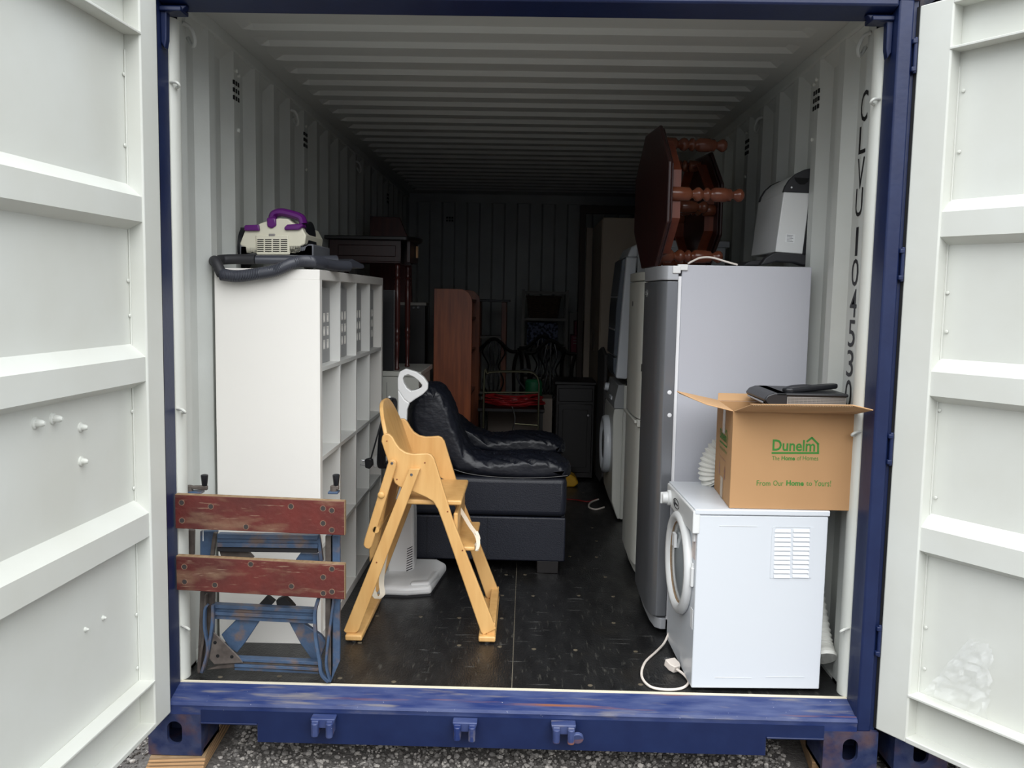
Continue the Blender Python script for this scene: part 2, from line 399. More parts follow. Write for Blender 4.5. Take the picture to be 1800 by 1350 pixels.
wl = side_wall('wall_left', -1); wr = side_wall('wall_right', 1)
# ceiling: cross-corrugated sheet whose ribs end short of the walls
def ceiling():
    pr = [(0., 2.382)]; y = .5247-.2218*2-.09
    while y < L-.25:
        if y > .02: pr += [(y-.027, 2.382), (y, 2.404), (y+.09, 2.404), (y+.103, 2.382)]
        y += .2218
    pr.append((L, 2.382)); xs = [(-1.21, 0), (-1.09, 0), (-1.055, 1), (1.055, 1), (1.09, 0), (1.21, 0)]
    n = len(pr); v = [(x, py, 2.382+(z-2.382)*f) for x, f in xs for py, z in pr]; b = MB()
    b.add(v, [(k*n+i, k*n+i+1, (k+1)*n+i+1, (k+1)*n+i) for k in range(5) for i in range(n-1)])
    c = b.build('ceiling', m_roof, kind='structure', flat=True)
    MB().box(-1.218, 1.218, 0, L, 2.408, 2.414).build('outer_skin', m_blue, c)
ceiling()
def back_wall():
    pts = [(-1.21, L)]; x = -1.10
    while x < 1.1:
        pts += [(x, L), (x+.018, L+.04), (x+.125, L+.04), (x+.143, L)]; x += .2505
    pts.append((1.21, L)); n = len(pts)
    v = [(x, y, z) for z in (0, 2.30) for x, y in pts]; b = MB(); b.add(v, [(i, i+1, n+i+1, n+i) for i in range(n-1)])
    w = b.build('wall_back', m_wall, kind='structure', flat=True)
    MB().box(-1.218, 1.218, L+.05, L+.06, -.05, 2.414).build('outer_skin', m_blue, w)
    MB().box(-1.2, 1.2, L-.01, L+.05, 2.30, 2.385).build('top_rail', m_wall, w)
    MB().box(-1.2, 1.2, L-.01, L+.05, 0, .06).build('bottom_rail', m_wall, w)
    vb = MB()
    for i in range(3):
        for k in range(2): vb.box(-.80+i*.026, -.782+i*.026, L-.003, L+.004, 2.14-k*.03, 2.157-k*.03)
    vb.build('vent_hole', m_dark, w)
back_wall()
# blue front frame: posts, header, sill
def post(name, s):
    b = MB().box(*sorted((s*1.17, s*1.218)), -.10, .004, -.07, 2.32)
    w = b.build(name, m_blue, kind='structure', bevel=.006)
    MB().prism([(s*1.218, -.085), (s*1.236, -.085), (s*1.236, -.06), (s*1.222, .004), (s*1.218, .004)], 'z', -.07, 2.32).build('post_flange', m_blue, w)
    for z in (.25, .9, 1.5, 2.15):
        h = MB(); h.box(*sorted((s*1.216, s*1.232)), -.108, -.088, z-.05, z-.035).box(*sorted((s*1.216, s*1.232)), -.108, -.088, z+.035, z+.05)
        h.cyl((s*1.228, -.10, z-.055), (s*1.228, -.10, z+.055), .006, n=10)
        h.build('hinge', m_blue, w, bevel=.003)
    c = MB(); x0, x1, y0, y1, z0, z1 = 1.06, 1.243, -.105, .07, -.215, -.068
    # hollow casting: front face is a ring round the oval hole
    N = 24; inn = []; out = []
    xc, zc = (x0+x1)/2, (z0+z1)/2
    for k in range(N):
        a = 2*pi*k/N+pi/N; ca, sa = cos(a), sin(a)
        inn.append((s*(xc+.026*ca), y0, zc+.006+(.026*sa+math.copysign(.016, sa))))
        t = 1/max(abs(ca)/((x1-x0)/2), abs(sa)/((z1-z0)/2)); out.append((s*(xc+ca*t), y0, zc+sa*t))
    corners = [(s*x0, y0, z0), (s*x1, y0, z0), (s*x1, y0, z1), (s*x0, y0, z1)]
    for cc in corners:
        j = min(range(N), key=lambda q: (Vector(out[q])-Vector(cc)).length); out[j] = cc
    c.frame(out, inn, (0, .018, 0))
    c.box(*sorted((s*x0, s*(x0+.014))), y0+.018, y1, z0, z1).box(*sorted((s*(x1-.014), s*x1)), y0+.018, y1, z0, z1)
    c.box(*sorted((s*x0, s*x1)), y0+.018, y1, z1-.014, z1).box(*sorted((s*x0, s*x1)), y0+.018, y1, z0, z0+.014).box(*sorted((s*x0, s*x1)), y1-.01, y1, z0, z1)
    c.build('corner_casting', m_cast, w, ang=30)
    c = MB().box(*sorted((s*1.06, s*1.243)), -.105, .07, 2.32, 2.44); c.build('corner_casting', m_cast, w, bevel=.008)
    return w
p1 = post('trim_1', -1); p2 = post('trim_2', 1)
h = MB().prism([(-.10, 2.30), (0.004, 2.28), (.004, 2.40), (-.10, 2.42)], 'x', -1.17, 1.17).build('trim_3', m_blue, kind='structure', bevel=.006)
MB().prism([(-.104, 2.335), (-.116, 2.342), (-.116, 2.36), (-.104, 2.365)], 'x', -1.05, 1.02).build('drip_strip', m_blue, h)
for s in (-1, 1):
    MB().prism([(s*1.17, 2.285), (s*1.17, 2.17), (s*1.158, 2.15), (s*1.152, 2.18), (s*1.15, 2.262), (s*1.10, 2.268), (s*1.085, 2.285)], 'y', -.06, -.03).build('gusset', m_blue, h, bevel=.003)
    MB().box(*sorted((s*1.10, s*1.17)), -.07, .0, 2.265, 2.28).build('gusset_plate', m_blue, h, bevel=.003)
sl = MB(); prf = [(.0, -.001), (-.085, -.024), (-.092, -.020), (-.104, -.024), (-.108, -.034), (-.104, -.045), (-.104, -.16), (-.092, -.16), (-.092, -.05), (0, -.04)]
sl.prism(prf, 'x', -.866, .866)
prf2 = prf[:5]+[(-.104, -.045), (-.104, -.093), (-.03, -.093), (-.03, -.05), (0, -.04)]
sl.prism(prf2, 'x', -1.17, -.866).prism(prf2, 'x', .866, 1.17)
sl = sl.build('trim_4', m_sill, kind='structure', ang=25)
b = MB().box(-.866, -.858, -.1045, .0, -.16, -.09).box(.858, .866, -.1045, .0, -.16, -.09).box(-1.06, -.866, -.112, -.02, -.098, -.092).box(.866, 1.06, -.112, -.02, -.098, -.092)
b.build('pocket_edge', m_blue, sl, bevel=.002)
MB().box(-.864, .864, -.1062, -.1035, -.159, -.05).box(-1.06, -.864, -.1062, -.1035, -.092, -.05).box(.864, 1.06, -.1062, -.1035, -.092, -.05).build('sill_face', m_blue, sl)
MB().box(-1.06, 1.06, .15, .2, -.2, -.05).build('cross_member', m_blue, sl)
for x in (-.633, -.154, .178):
    k = MB()
    k.prism([(x-.042, -.052), (x+.042, -.052), (x+.034, -.085), (x-.034, -.085)], 'y', -.145, -.106)
    k.box(x-.036, x-.012, -.156, -.106, -.105, -.055).box(x+.014, x+.036, -.156, -.106, -.108, -.055)
    k.cyl((x-.024, -.156, -.107), (x-.024, -.156, -.06), .012, n=10).cyl((x+.025, -.156, -.11), (x+.025, -.156, -.06), .012, n=10)
    if x > 0: k.lathe([(.012, 0), (.021, 0), (.021, .014), (.012, .014)], (x+.046, -.16, -.092), (0, 1, .3), 14)
    k.build('lock_keeper', m_sill, sl, bevel=.003)
# packing under the castings
pk = thing('plywood_packer', 'stack of plywood offcuts under the left corner casting', 'packer', (-1.15, 0, GZ))
for i in range(8): MB(rot('Z', 3+(i//2)*1.2, (-1.15, 0, 0))).box(-1.255+.003*(i//2), -1.06, -.118+(.003 if i % 2 else 0), .25, GZ+.003+i*.0064, GZ+.0090+i*.0064).build('sheet', m_ply if i % 2 else m_card_in, pk)
pk = MB(rot('Z', -8, (1.09, 0, 0))).box(1.055, 1.15, -.04, .5, GZ+.003, -.216).build('timber_packer', m_timber, loc=(1.1, 0, GZ), bevel=.004)
tag(pk, 'timber block under the right corner casting beside the gravel', 'packer')

# doors -------------------------------------------------------------
def door(name, H, ang, side):
    a = rad(ang); t = Vector((sin(a), -cos(a), 0)); nrm = Vector((t.y, -t.x, 0))*(-side)  # toward the viewer side
    if side < 0: nrm = Vector((cos(a), sin(a), 0))
    else: nrm = Vector((-cos(a), -sin(a), 0))
    M = Matrix(((t.x, nrm.x, 0, H[0]), (t.y, nrm.y, 0, H[1]), (0, 0, 1, 0), (0, 0, 0, 1)))  # local x along door, y toward the inner face side, z up
    WD, ST, B, T = 1.165, .112, -.058, 2.30
    # pressed panel: horizontal trapezoid ribs
    pr = [(B+.01, -.052)]
    for c in (.63, 1.13, 1.625):
        pr += [(c-.066, -.052), (c-.042, -.006), (c+.034, -.006), (c+.074, -.052)]
    pr += [(T-.01, -.052)]
    b = MB(M); n = len(pr); v = [(u, y, z) for u in (ST-.005, WD-.10) for z, y in pr]
    b.add(v, [(i, n+i, n+i+1, i+1) for i in range(n-1)])
    d = b.build(name, m_door, kind='structure', loc=(H[0], H[1], 0), flat=False, ang=20)
    MB(M).box(0, ST, -.055, 0, B, T).build('hinge_stile', m_door, d, bevel=.005)
    MB(M).box(WD-.11, WD, -.055, 0, B, T).build('outer_stile', m_door, d, bevel=.005)
    MB(M).box(-.012, .0, -.05, -.006, B, T).build('gasket', m_rubber, d)
    MB(M).box(ST+.02, WD-.11, -.075, -.07, B, T).build('outer_skin', m_blue, d)
    # bottom and top channels
    MB(M).box(ST-.004, WD-.1, -.052, .002, .098, .106).build('ledge', m_door, d, bevel=.0015)
    MB(M).box(ST-.004, WD-.1, -.052, .002, 2.145, 2.153).build('ledge', m_door, d, bevel=.0015)
    MB(M).box(ST-.004, WD-.1, -.055, .0, B, B+.018).build('bottom_rail', m_door, d, bevel=.003)
    MB(M).box(ST-.004, WD-.1, -.055, .0, T-.02, T).build('top_rail', m_door, d, bevel=.003)
    w = MB(M)
    for z in (.30, .62, .75, 1.02, 1.28, 1.42, 1.83, 2.0, .18):
        z += random.uniform(-.03, .03); w.lathe([(.006, 0), (.005, .003), (.002, .004)], (ST+.008+random.uniform(0, .01), -.05, z), (0, 1, 0), 8)
    w.tube([(ST+.002, -.049, .1), (ST+.002, -.049, 2.1)], .003, 6)
    w.build('weld_bead', m_door, d)
    return M, d
ML, dl = door('door_1', (-1.158, -.115), -3, -1)
MR, dr = door('door_2', (1.233, -.10), 35, 1)
for u, z, r, l in ((.62, 1.025, .014, .028), (.542, 1.026, .014, .028), (.41, .983, .012, .022), (.413, .886, .012, .022), (.417, .394, .006, .012), (.321, .393, .006, .012)):
    MB(ML).lathe([(r*1.2, 0), (r*1.1, .004), (r*.75, .006), (r*.7, l*.7), (r*.35, l), (.001, l*1.02)], (u, -.052, z), (0, 1, 0), 10).build('bolt', m_door, dl)
# container number on the right wall
num = MB()
for ch, zt, zb in (('C',2.10,1.995), ('L',1.982,1.888), ('V',1.874,1.767), ('U',1.771,1.673), ('1',1.637,1.538), ('0',1.528,1.433), ('4',1.423,1.324), ('5',1.315,1.219), ('3',1.209,1.114), ('0',1.104,1.0)):
    w_ = .022 if ch == '1' else .062
    yc = .152
    # letters read from the -x side: local x runs toward -y, local y is up
    Mx = Matrix(((0, 0, 1, 1.1705), (-1, 0, 0, yc+w_/2), (0, 1, 0, zb), (0, 0, 0, 1)))
    t = text_mb(ch, w_, zt-zb, .004, Mx); num.add(t.v, t.f)
num.build('lettering', m_num, wr, flat=True)
# torn clear film stuck on the right door
def film():
    b = MB(MR); n = 16; pts = []
    for i in range(n+1):
        for k in range(n+1):
            u, v = i/n, k/n
            wdt = .105*(1-.62*v); x = .245+.04*v+(u-.5)*2*wdt+.03*v
            z = .115+v*(.235+.04*u*(1-v)-.03*(u-.4)**2)
            y = -.046+.05*abs(noise.noise(Vector((u*4.5, v*6.5, 2))))+.010*abs(sin(u*5+v*9))
            pts.append((x, y, z))
    b.add(pts, [(i*(n+1)+k, i*(n+1)+k+1, (i+1)*(n+1)+k+1, (i+1)*(n+1)+k) for i in range(n) for k in range(n)])
    return b.build('plastic_film', m_film, loc=tuple(MR @ Vector((.25, -.04, .11))), flat=True)
tag(film(), 'torn clear plastic film stuck on the lower right door ledge', 'plastic film')

# neighbouring container, mostly behind the right door
nb = thing('shipping_container', 'blue shipping container standing close behind the open right door', 'container', (2.52, 0, GZ))
x0, x1 = 1.30, 3.73
for xx in (x0, x1-.18):
    for zz in (-.215, 2.32):
        c = MB(); X0, X1, z0, z1 = xx, xx+.18, zz, zz+.147 if zz < 0 else zz+.12; N = 24; inn = []; out = []
        xc, zc = (X0+X1)/2, (z0+z1)/2
        for k in range(N):
            a = 2*pi*k/N+pi/N; ca, sa = cos(a), sin(a); inn.append((xc+.026*ca, -.105, zc+.006+.026*sa+math.copysign(.016, sa)))
            t = 1/max(abs(ca)/((X1-X0)/2), abs(sa)/((z1-z0)/2)); out.append((xc+ca*t, -.105, zc+sa*t))
        for cc in ((X0, -.105, z0), (X1, -.105, z0), (X1, -.105, z1), (X0, -.105, z1)):
            out[min(range(N), key=lambda q: (Vector(out[q])-Vector(cc)).length)] = cc
        c.frame(out, inn, (0, .018, 0)); c.box(X0, X1, .06, .07, z0, z1).box(X0, X0+.014, -.087, .07, z0, z1).box(X1-.014, X1, -.087, .07, z0, z1).box(X0, X1, -.087, .07, z1-.014, z1).box(X0, X1, -.087, .07, z0, z0+.014)
        c.build('corner_casting', m_cast, nb, ang=30)
    MB().box(xx+.02, xx+.16, -.1, .05, -.068, 2.32).build('post', m_blue, nb, bevel=.006)
MB().box(x0+.18, x1-.18, -.1, 0, -.16, -.02).build('bottom_rail', m_blue, nb, bevel=.006)
MB().box(x0+.18, x1-.18, -.1, 0, 2.3, 2.42).build('top_rail', m_blue, nb, bevel=.006)
for a, c in ((x0+.17, (x0+x1)/2-.005), ((x0+x1)/2+.005, x1-.17)):
    pr = []; z = .0
    while z < 2.25: pr += [(-.03, z), (-.03, z+.3), (-.06, z+.34), (-.06, z+.42), (-.03, z+.46)]; z += .46
    b = MB(); n = len(pr); b.add([(u, y, z_) for u in (a, c) for y, z_ in pr], [(i, n+i, n+i+1, i+1) for i in range(n-1)])
    dd = b.build('door_panel', m_blue, nb)
    for u in (a+.3, c-.3): MB().cyl((u, -.11, -.1), (u, -.11, 2.38), .017, n=12).build('locking_bar', m_blue, dd)
for xx in (x0+.02, x1-.03): MB().box(xx, xx+.01, .05, 6, -.05, 2.4).build('side_panel', m_blue, nb)
MB().box(x0, x1, 0, 6.05, 2.4, 2.42).build('roof', m_blue, nb)
MB().box(x0, x1, 6, 6.03, -.05, 2.4).build('end_panel', m_blue, nb)
# ---------------------------------------------------------------- white cube bookcase
BK = thing('bookcase', 'tall white four by four cube bookcase along the left wall', 'bookcase', (-.957, 1.09, 0))
bx0, bx1, by0, by1, bz = -1.157, -.757, .36, 1.82, 1.462
for y0, y1 in ((by0, by0+.038), (by1-.038, by1)): MB().box(bx0, bx1, y0, y1, .0, bz-.038).build('side_panel', m_white, BK, bevel=.001)
MB().box(bx0, bx1, by0, by1, bz-.038, bz).build('top_panel', m_white, BK, bevel=.001)
MB().box(bx0, bx1, by0+.038, by1-.038, 0, .038).build('bottom_panel', m_white, BK, bevel=.001)
MB().box(bx0, bx0+.006, by0+.038, by1-.038, .038, bz-.038).build('back_panel', m_white_in, BK)
cw = (by1-by0-.076-.048)/4; rh = (bz-.076-.048)/4
for i in range(1, 4):
    z = .038+i*(rh+.016)-.016; MB().box(bx0+.006, bx1-.002, by0+.038, by1-.038, z, z+.016).build('shelf', m_white_in, BK)
for i in range(1, 4):
    y = by0+.038+i*(cw+.016)-.016
    for k in range(4):
        z = .038+k*(rh+.016); MB().box(bx0+.006, bx1-.002, y, y+.016, z, z+rh).build('divider', m_white_in, BK)
# inserts, their shade painted as grey, with a three by three grid of slots in the top row
for i in range(4):
    y = by0+.038+i*(cw+.016)+.004; z = .038+3*(rh+.016)
    t = thing('storage_insert', ['pale grey slotted insert box in the nearest top compartment of the bookcase', 'slotted insert box in the second top compartment of the bookcase',
        'slotted insert box in the third top compartment of the bookcase', 'slotted insert box in the farthest top compartment of the bookcase'][i], 'box', (-.95, y+cw/2, z), 'slotted inserts in the top row of the bookcase')
    X = -.802; yc = [y+.10+.062*k for k in range(4)]; ye = y+cw-.008
    f = MB(); rows = [z+.075+.055*k for k in range(3)]
    zb = [z+.001, rows[0]-.019, rows[0]+.019, rows[1]-.019, rows[1]+.019, rows[2]-.019, rows[2]+.019, z+rh-.028]
    for q in range(7):
        if q % 2 == 0: f.box(X-.012, X, y, ye, zb[q], zb[q+1])
        else:
            e = [y]+[w for c in yc for w in (c-.017, c+.017)]+[ye]
            for r in range(0, len(e), 2): f.box(X-.012, X, e[r], e[r+1], zb[q], zb[q+1])
    f.build('front_panel', m_slot, t)
    for c in yc:
        for r in rows:
            g_ = MB()
            A = [(X+.0005, c-.017, r-.019), (X+.0005, c+.017, r-.019), (X+.0005, c+.017, r+.019), (X+.0005, c-.017, r+.019)]
            B = [(X+.0005, c-.011, r-.013), (X+.0005, c+.011, r-.013), (X+.0005, c+.011, r+.013), (X+.0005, c-.011, r+.013)]
            g_.frame(A, B, (-.014, 0, 0)); g_.build('slot_rim', m_white, t)
    MB().box(-1.13, X-.012, y, y+.005, z+.001, z+rh-.03).box(-1.13, X-.012, ye-.005, ye, z+.001, z+rh-.03).box(-1.135, -1.13, y, ye, z+.001, z+rh-.03).box(-1.13, X-.012, y, ye, z+.001, z+.005).build('box_body', m_slot, t)

# ---------------------------------------------------------------- cylinder vacuum on the bookcase
VC = thing('vacuum_cleaner', 'cream cylinder vacuum cleaner with purple handle on top of the white bookcase', 'vacuum cleaner', (-1.0, .72, bz))
VY = .62
def vp(x, y, Y=VY): p = at(360+x/4.5, 340+y/4.5, Y); p.z = max(p.z, bz+.001); return p   # outline read off the photograph, set at the cleaner's own distance
body = [(318,290), (275,400), (290,418), (315,425), (320,485), (765,485), (768,410), (790,405), (800,330), (760,255), (700,235), (655,200), (590,195), (530,205), (440,235), (400,260), (350,275)]
P = [vp(*q) for q in body]
MB().ext(P, (0, .30, .0)).build('body', m_cream, VC, bevel=.012, seg=3)
MB().ext([vp(275,400), vp(275,490), vp(315,497), vp(770,500), vp(860,500), vp(860,400), vp(820,400), vp(790,415), vp(768,485), vp(320,487), vp(312,425)], (0, .3, 0)).build('lower_body', mat('grey_plastic', (104,106,112), .45), VC, bevel=.006)
P = [vp(400,330,VY-.006), vp(660,328,VY-.006), vp(672,485,VY-.006), vp(408,485,VY-.006)]
MB().ext(P, (0, .012, 0)).build('exhaust_cover', m_cream, VC, bevel=.004)
gr = MB()
for c in range(4):
    for r in range(7):
        x0_ = 415+c*62; y0_ = 362+r*15.5
        gr.ext([vp(x0_, y0_, VY-.0075), vp(x0_+50, y0_, VY-.0075), vp(x0_+50, y0_+7, VY-.0075), vp(x0_, y0_+7, VY-.0075)], (0, .01, 0))
gr.build('grille_slot', m_dark, VC)
MB().ext([vp(505,318,VY-.008), vp(553,318,VY-.008), vp(553,338,VY-.008), vp(505,338,VY-.008)], (0, .01, 0)).build('latch', m_gridm, VC, bevel=.002)
hp = spline([vp(525,268), vp(515,210), vp(525,160), vp(580,142), vp(640,152), vp(700,168), vp(745,190), vp(760,235)], 6)
MB().tube([p+Vector((0, .04, 0)) for p in hp], .017, 10, flat=1.5).build('handle', m_purple, VC)
MB().ext([vp(487,190,VY-.01), vp(560,190,VY-.01), vp(562,255,VY-.01), vp(525,278,VY-.01), vp(490,262,VY-.01)], (0, .05, 0)).build('handle_base', m_purple, VC, bevel=.006)
MB().ext([vp(308,262,VY-.015), vp(318,250,VY-.015), vp(425,246,VY-.015), vp(430,295,VY-.015), vp(312,295,VY-.015)], (0, .06, 0)).build('pedal', m_purple, VC, bevel=.008)
MB().ext([vp(625,268,VY-.015), vp(650,245,VY-.015), vp(770,238,VY-.015), vp(778,258,VY-.015), vp(745,288,VY-.015), vp(628,290,VY-.015)], (0, .06, 0)).build('pedal', m_purple, VC, bevel=.008)
wc = vp(832, 415, VY+.12)
MB().lathe([(.07, 0), (.095, .004), (.1, .02), (.1, .03), (.07, .036), (.03, .036)], wc+Vector((-.025, 0, 0)), (1, 0, 0), 28).build('wheel', m_black, VC)
MB().lathe([(.085, 0), (.085, .03)], vp(285, 430, VY+.14)+Vector((0, 0, 0)), (1, 0, 0), 24).build('wheel', m_black, VC)
# hose, wand and floor head lie on the bookcase in front of the cleaner
HS = thing('vacuum_hose', 'dark grey ribbed vacuum hose looped over the bookcase top edge', 'hose', (-1.0, .45, bz))
def hx(x, y, Y):
    p = at(360+x/4.5, 340+y/4.5, Y); p.z = max(p.z, bz+.023) if Y > .34 else p.z; return p
hz = lambda x, y, z: atz(360+x/4.5, 340+y/4.5, z)
hpts = [hx(1135,610,.64), hx(1020,578,.56), hx(900,548,.46), hx(800,535,.39), hx(700,562,.345), hx(560,608,.33), hx(400,638,.325), hx(250,655,.325), hx(130,640,.33)]
hp = spline(hpts, 24)
MB().tube(hp, lambda i: .0218+(.0016 if i % 2 else -.0012) if i > 40 else .0215, 14).build('ribbed_hose', m_hose, HS, ang=80)
MB().tube(spline([hx(135,640,.33), hx(85,600,.35), hx(75,560,.42), hx(130,525,.50), hx(250,520,.52), hx(400,522,.52)], 8), lambda i: .020, 14).build('bent_tube', m_blackm, HS)
MB().tube(spline([hx(400,525,.52), hx(600,528,.54), hx(800,530,.58), hx(1040,530,.66)], 6), lambda i: .016+.0003*i, 12).build('wand', m_hose, HS)
fh = thing('vacuum_floor_head', 'dark grey flat vacuum floor head at the far side of the bookcase top', 'floor head', (-.8, .85, bz))
q = [hx(1130,535,.78), hx(1175,518,.82), hx(1260,560,.92), hx(1268,600,.92), hx(1225,628,.84), hx(1140,622,.8)]
MB().ext([Vector((p.x, p.y, max(p.z, bz+.001))) for p in q], (-.09, .05, 0)).build('head', m_hose, fh, bevel=.008)

# ---------------------------------------------------------------- folding workbench, lower left
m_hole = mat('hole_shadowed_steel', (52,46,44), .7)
m_rim = mat('worn_bush', (136,108,88), .7, c2=(96,60,50), scale=60, amt=.9)
WB = thing('folding_workbench', 'old blue steel folding workbench with two worn red clamping boards', 'workbench', (-.88, .03, 0))
for (q0, q1, q2, q3) in ((870, 929, 882, 941), (978, 1037, 993, 1054)):
    xa, xb, ya, yb = -1.163, at(605, 900, -.035).x, -.035, -.010
    z00, z01, z10, z11 = at(313, q0, ya).z, at(313, q1, ya).z, at(604, q2, ya).z, at(604, q3, ya).z
    holes = [(-1.14, .22), (-1.14, .75), (-1.04, .3), (-.92, .86), (-.765, .2), (-.655, .22), (-.655, .66), (-.625, .27), (-.625, .85)] if z00 > .6 else [(-1.135, .3), (-1.135, .75), (-1.03, .8), (-.905, .12), (-.765, .72), (-.655, .4), (-.655, .88), (-.625, .14), (-.625, .82)]
    lo = [(xa, ya, z01), (xb, ya, z11), (xb, yb, z11), (xa, yb, z01)]; hi = [(xa, ya, z00), (xb, ya, z10), (xb, yb, z10), (xa, yb, z00)]
    bo = MB().hexa(lo, hi).build('clamping_board', m_red, WB, bevel=.0015)
    MB().hexa([(xa, ya+.001, z00), (xb, ya+.001, z10), (xb, yb, z10), (xa, yb, z00)], [(xa, ya+.001, z00+.0015), (xb, ya+.001, z10+.0015), (xb, yb, z10+.0015), (xa, yb, z00+.0015)]).build('top_edge', m_ply, bo)
    MB().hexa([(xb, ya+.001, z11), (xb+.0015, ya+.001, z11), (xb+.0015, yb, z11), (xb, yb, z11)], [(xb, ya+.001, z10), (xb+.0015, ya+.001, z10), (xb+.0015, yb, z10), (xb, yb, z10)]).build('end_edge', m_ply, bo)
    hm = MB(); hd = MB()
    for hx_, t in holes:
        z = z00+(z10-z00)*(hx_-xa)/(xb-xa)-.118*t
        MB().lathe([(.0082, 0), (.0104, 0), (.0104, .001), (.0082, .001)], (hx_, ya-.0009, z), (0, 1, 0), 16, caps=False).build('bush_rim', m_rim, bo)
        MB().lathe([(.0084, 0), (.0084, .0006)], (hx_, ya-.0005, z), (0, 1, 0), 16).build('bush_hole', m_hole, bo)
def W_(x, y, Y=.03): return at(300+x/3.214, 800+y/3.214, Y)
def bar(pts, Y, dy, m, name, par=WB, bv=.003): return MB().ext([W_(x, y, Y) for x, y in pts], (0, dy, 0)).build(name, m, par, bevel=bv)
# upright channels and pointed feet, right and left
bar([(873,455), (905,455), (905,1240), (900,1288), (885,1280), (873,1190)], .02, .006, m_grime, 'leg')
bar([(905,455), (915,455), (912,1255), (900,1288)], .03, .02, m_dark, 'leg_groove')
bar([(912,455), (955,455), (955,1165), (903,1288), (914,1200)], .02, .006, m_steel, 'leg')
bar([(873,455), (955,455), (955,1165), (903,1280), (873,1190)], .035, .02, m_steel, 'leg_back')
bar([(165,770), (245,770), (240,1020), (205,1110), (200,1200), (155,1240), (148,1225), (158,1000)], .05, .02, m_grime, 'leg')
bar([(165,430), (262,430), (240,570), (165,572)], .06, .02, m_steel, 'upper_upright')
bar([(80,425), (130,425), (128,568), (92,568)], .08, .02, m_grime, 'upper_upright')
# bent inner straps
def strap(pts, Y, w, m, name):
    P = spline([W_(x, y, Y) for x, y in pts], 8); b = MB(); vs = []; 
    for i, p in enumerate(P):
        d = (P[min(i+1, len(P)-1)]-P[max(i-1, 0)]).normalized(); n_ = Vector((d.z, 0, -d.x))
        vs += [p-n_*w, p+n_*w, p+n_*w+Vector((0, .018, 0)), p-n_*w+Vector((0, .018, 0))]
    f = [(0,1,2,3), tuple(len(vs)-4+k for k in (3,2,1,0))]
    for i in range(len(P)-1):
        for k in range(4): f.append((i*4+k, i*4+(k+1) % 4, i*4+4+(k+1) % 4, i*4+4+k))
    return b.add(vs, f).build(name, m, WB, bevel=.001)
strap([(832,815), (812,900), (818,1040), (838,1160), (850,1240), (890,1285)], .0, .0055, m_steel, 'bent_strap')
strap([(930,700), (915,850), (895,1000), (880,1120), (878,1200), (900,1285)], .005, .004, m_steel, 'bent_strap')
strap([(830,455), (840,520), (850,600)], .04, .006, m_steel, 'bent_strap')
strap([(195,790), (188,1000), (170,1120), (160,1230)], .02, .004, m_grime, 'bent_strap')
strap([(205,850), (190,880), (188,980), (205,1100), (175,1225)], .01, .004, m_steel, 'bent_strap')
strap([(235,850), (232,960), (205,1120), (172,1232)], .015, .005, m_steel, 'bent_strap')
strap([(250,440), (240,500), (232,570)], .04, .006, m_grime, 'bent_strap')
# cross bars, each a channel with a ridge
for ya, yb, xa, xb, dd in ((447, 545, 262, 830, 8), (845, 925, 238, 808, 28), (1148, 1215, 360, 835, 22)):
    Y = .03; h_ = yb-ya
    def sub(t0, t1, Y_, dY, m, n): bar([(xa, ya+h_*t0), (xb, ya+dd+h_*t0), (xb, ya+dd+h_*t1), (xa, ya+h_*t1)], Y_, dY, m, n, bv=.001)
    sub(0, .25, Y, .03, m_steel, 'cross_bar'); sub(.25, .5, Y+.012, .02, m_grime if ya > 1000 else m_steel, 'cross_bar'); sub(.5, .74, Y+.002, .03, m_steel, 'cross_bar'); sub(.74, 1, Y+.014, .02, m_steel if ya > 500 else m_blackm, 'cross_bar')
# folded diagonal legs with rubber feet
bar([(285,1015), (375,925), (515,918), (420,1060), (375,1118), (330,1090)], .065, .02, m_steel, 'diagonal_leg')
bar([(660,930), (745,945), (850,1020), (880,1060), (838,1170), (795,1155), (735,1070)], .065, .02, m_steel, 'diagonal_leg')
bar([(492,850), (540,798), (585,832), (560,858)], .06, .03, m_rubber, 'rubber_foot')
bar([(594,822), (640,800), (672,830), (700,862), (600,862)], .06, .03, m_rubber, 'rubber_foot')
bar([(270,530), (430,540), (468,582), (282,572)], .065, .02, m_grime, 'diagonal_leg')
bar([(730,556), (835,560), (840,606), (700,600)], .065, .02, m_steel, 'diagonal_leg')
bar([(240,1000), (265,1020), (385,1140), (410,1175), (245,1185), (215,1150)], .028, .006, m_grime, 'corner_plate')
bar([(270,1190), (430,1165), (840,1195), (838,1228), (400,1200), (200,1215)], .04, .02, m_grime, 'lower_rail')
hm = MB()
for x, y in ((250,1060), (265,1135), (345,1140)): hm.lathe([(.006, 0), (.006, .002)], W_(x, y, .026), (0, 1, 0), 12)
hm.build('bolt_hole', m_dark, WB)
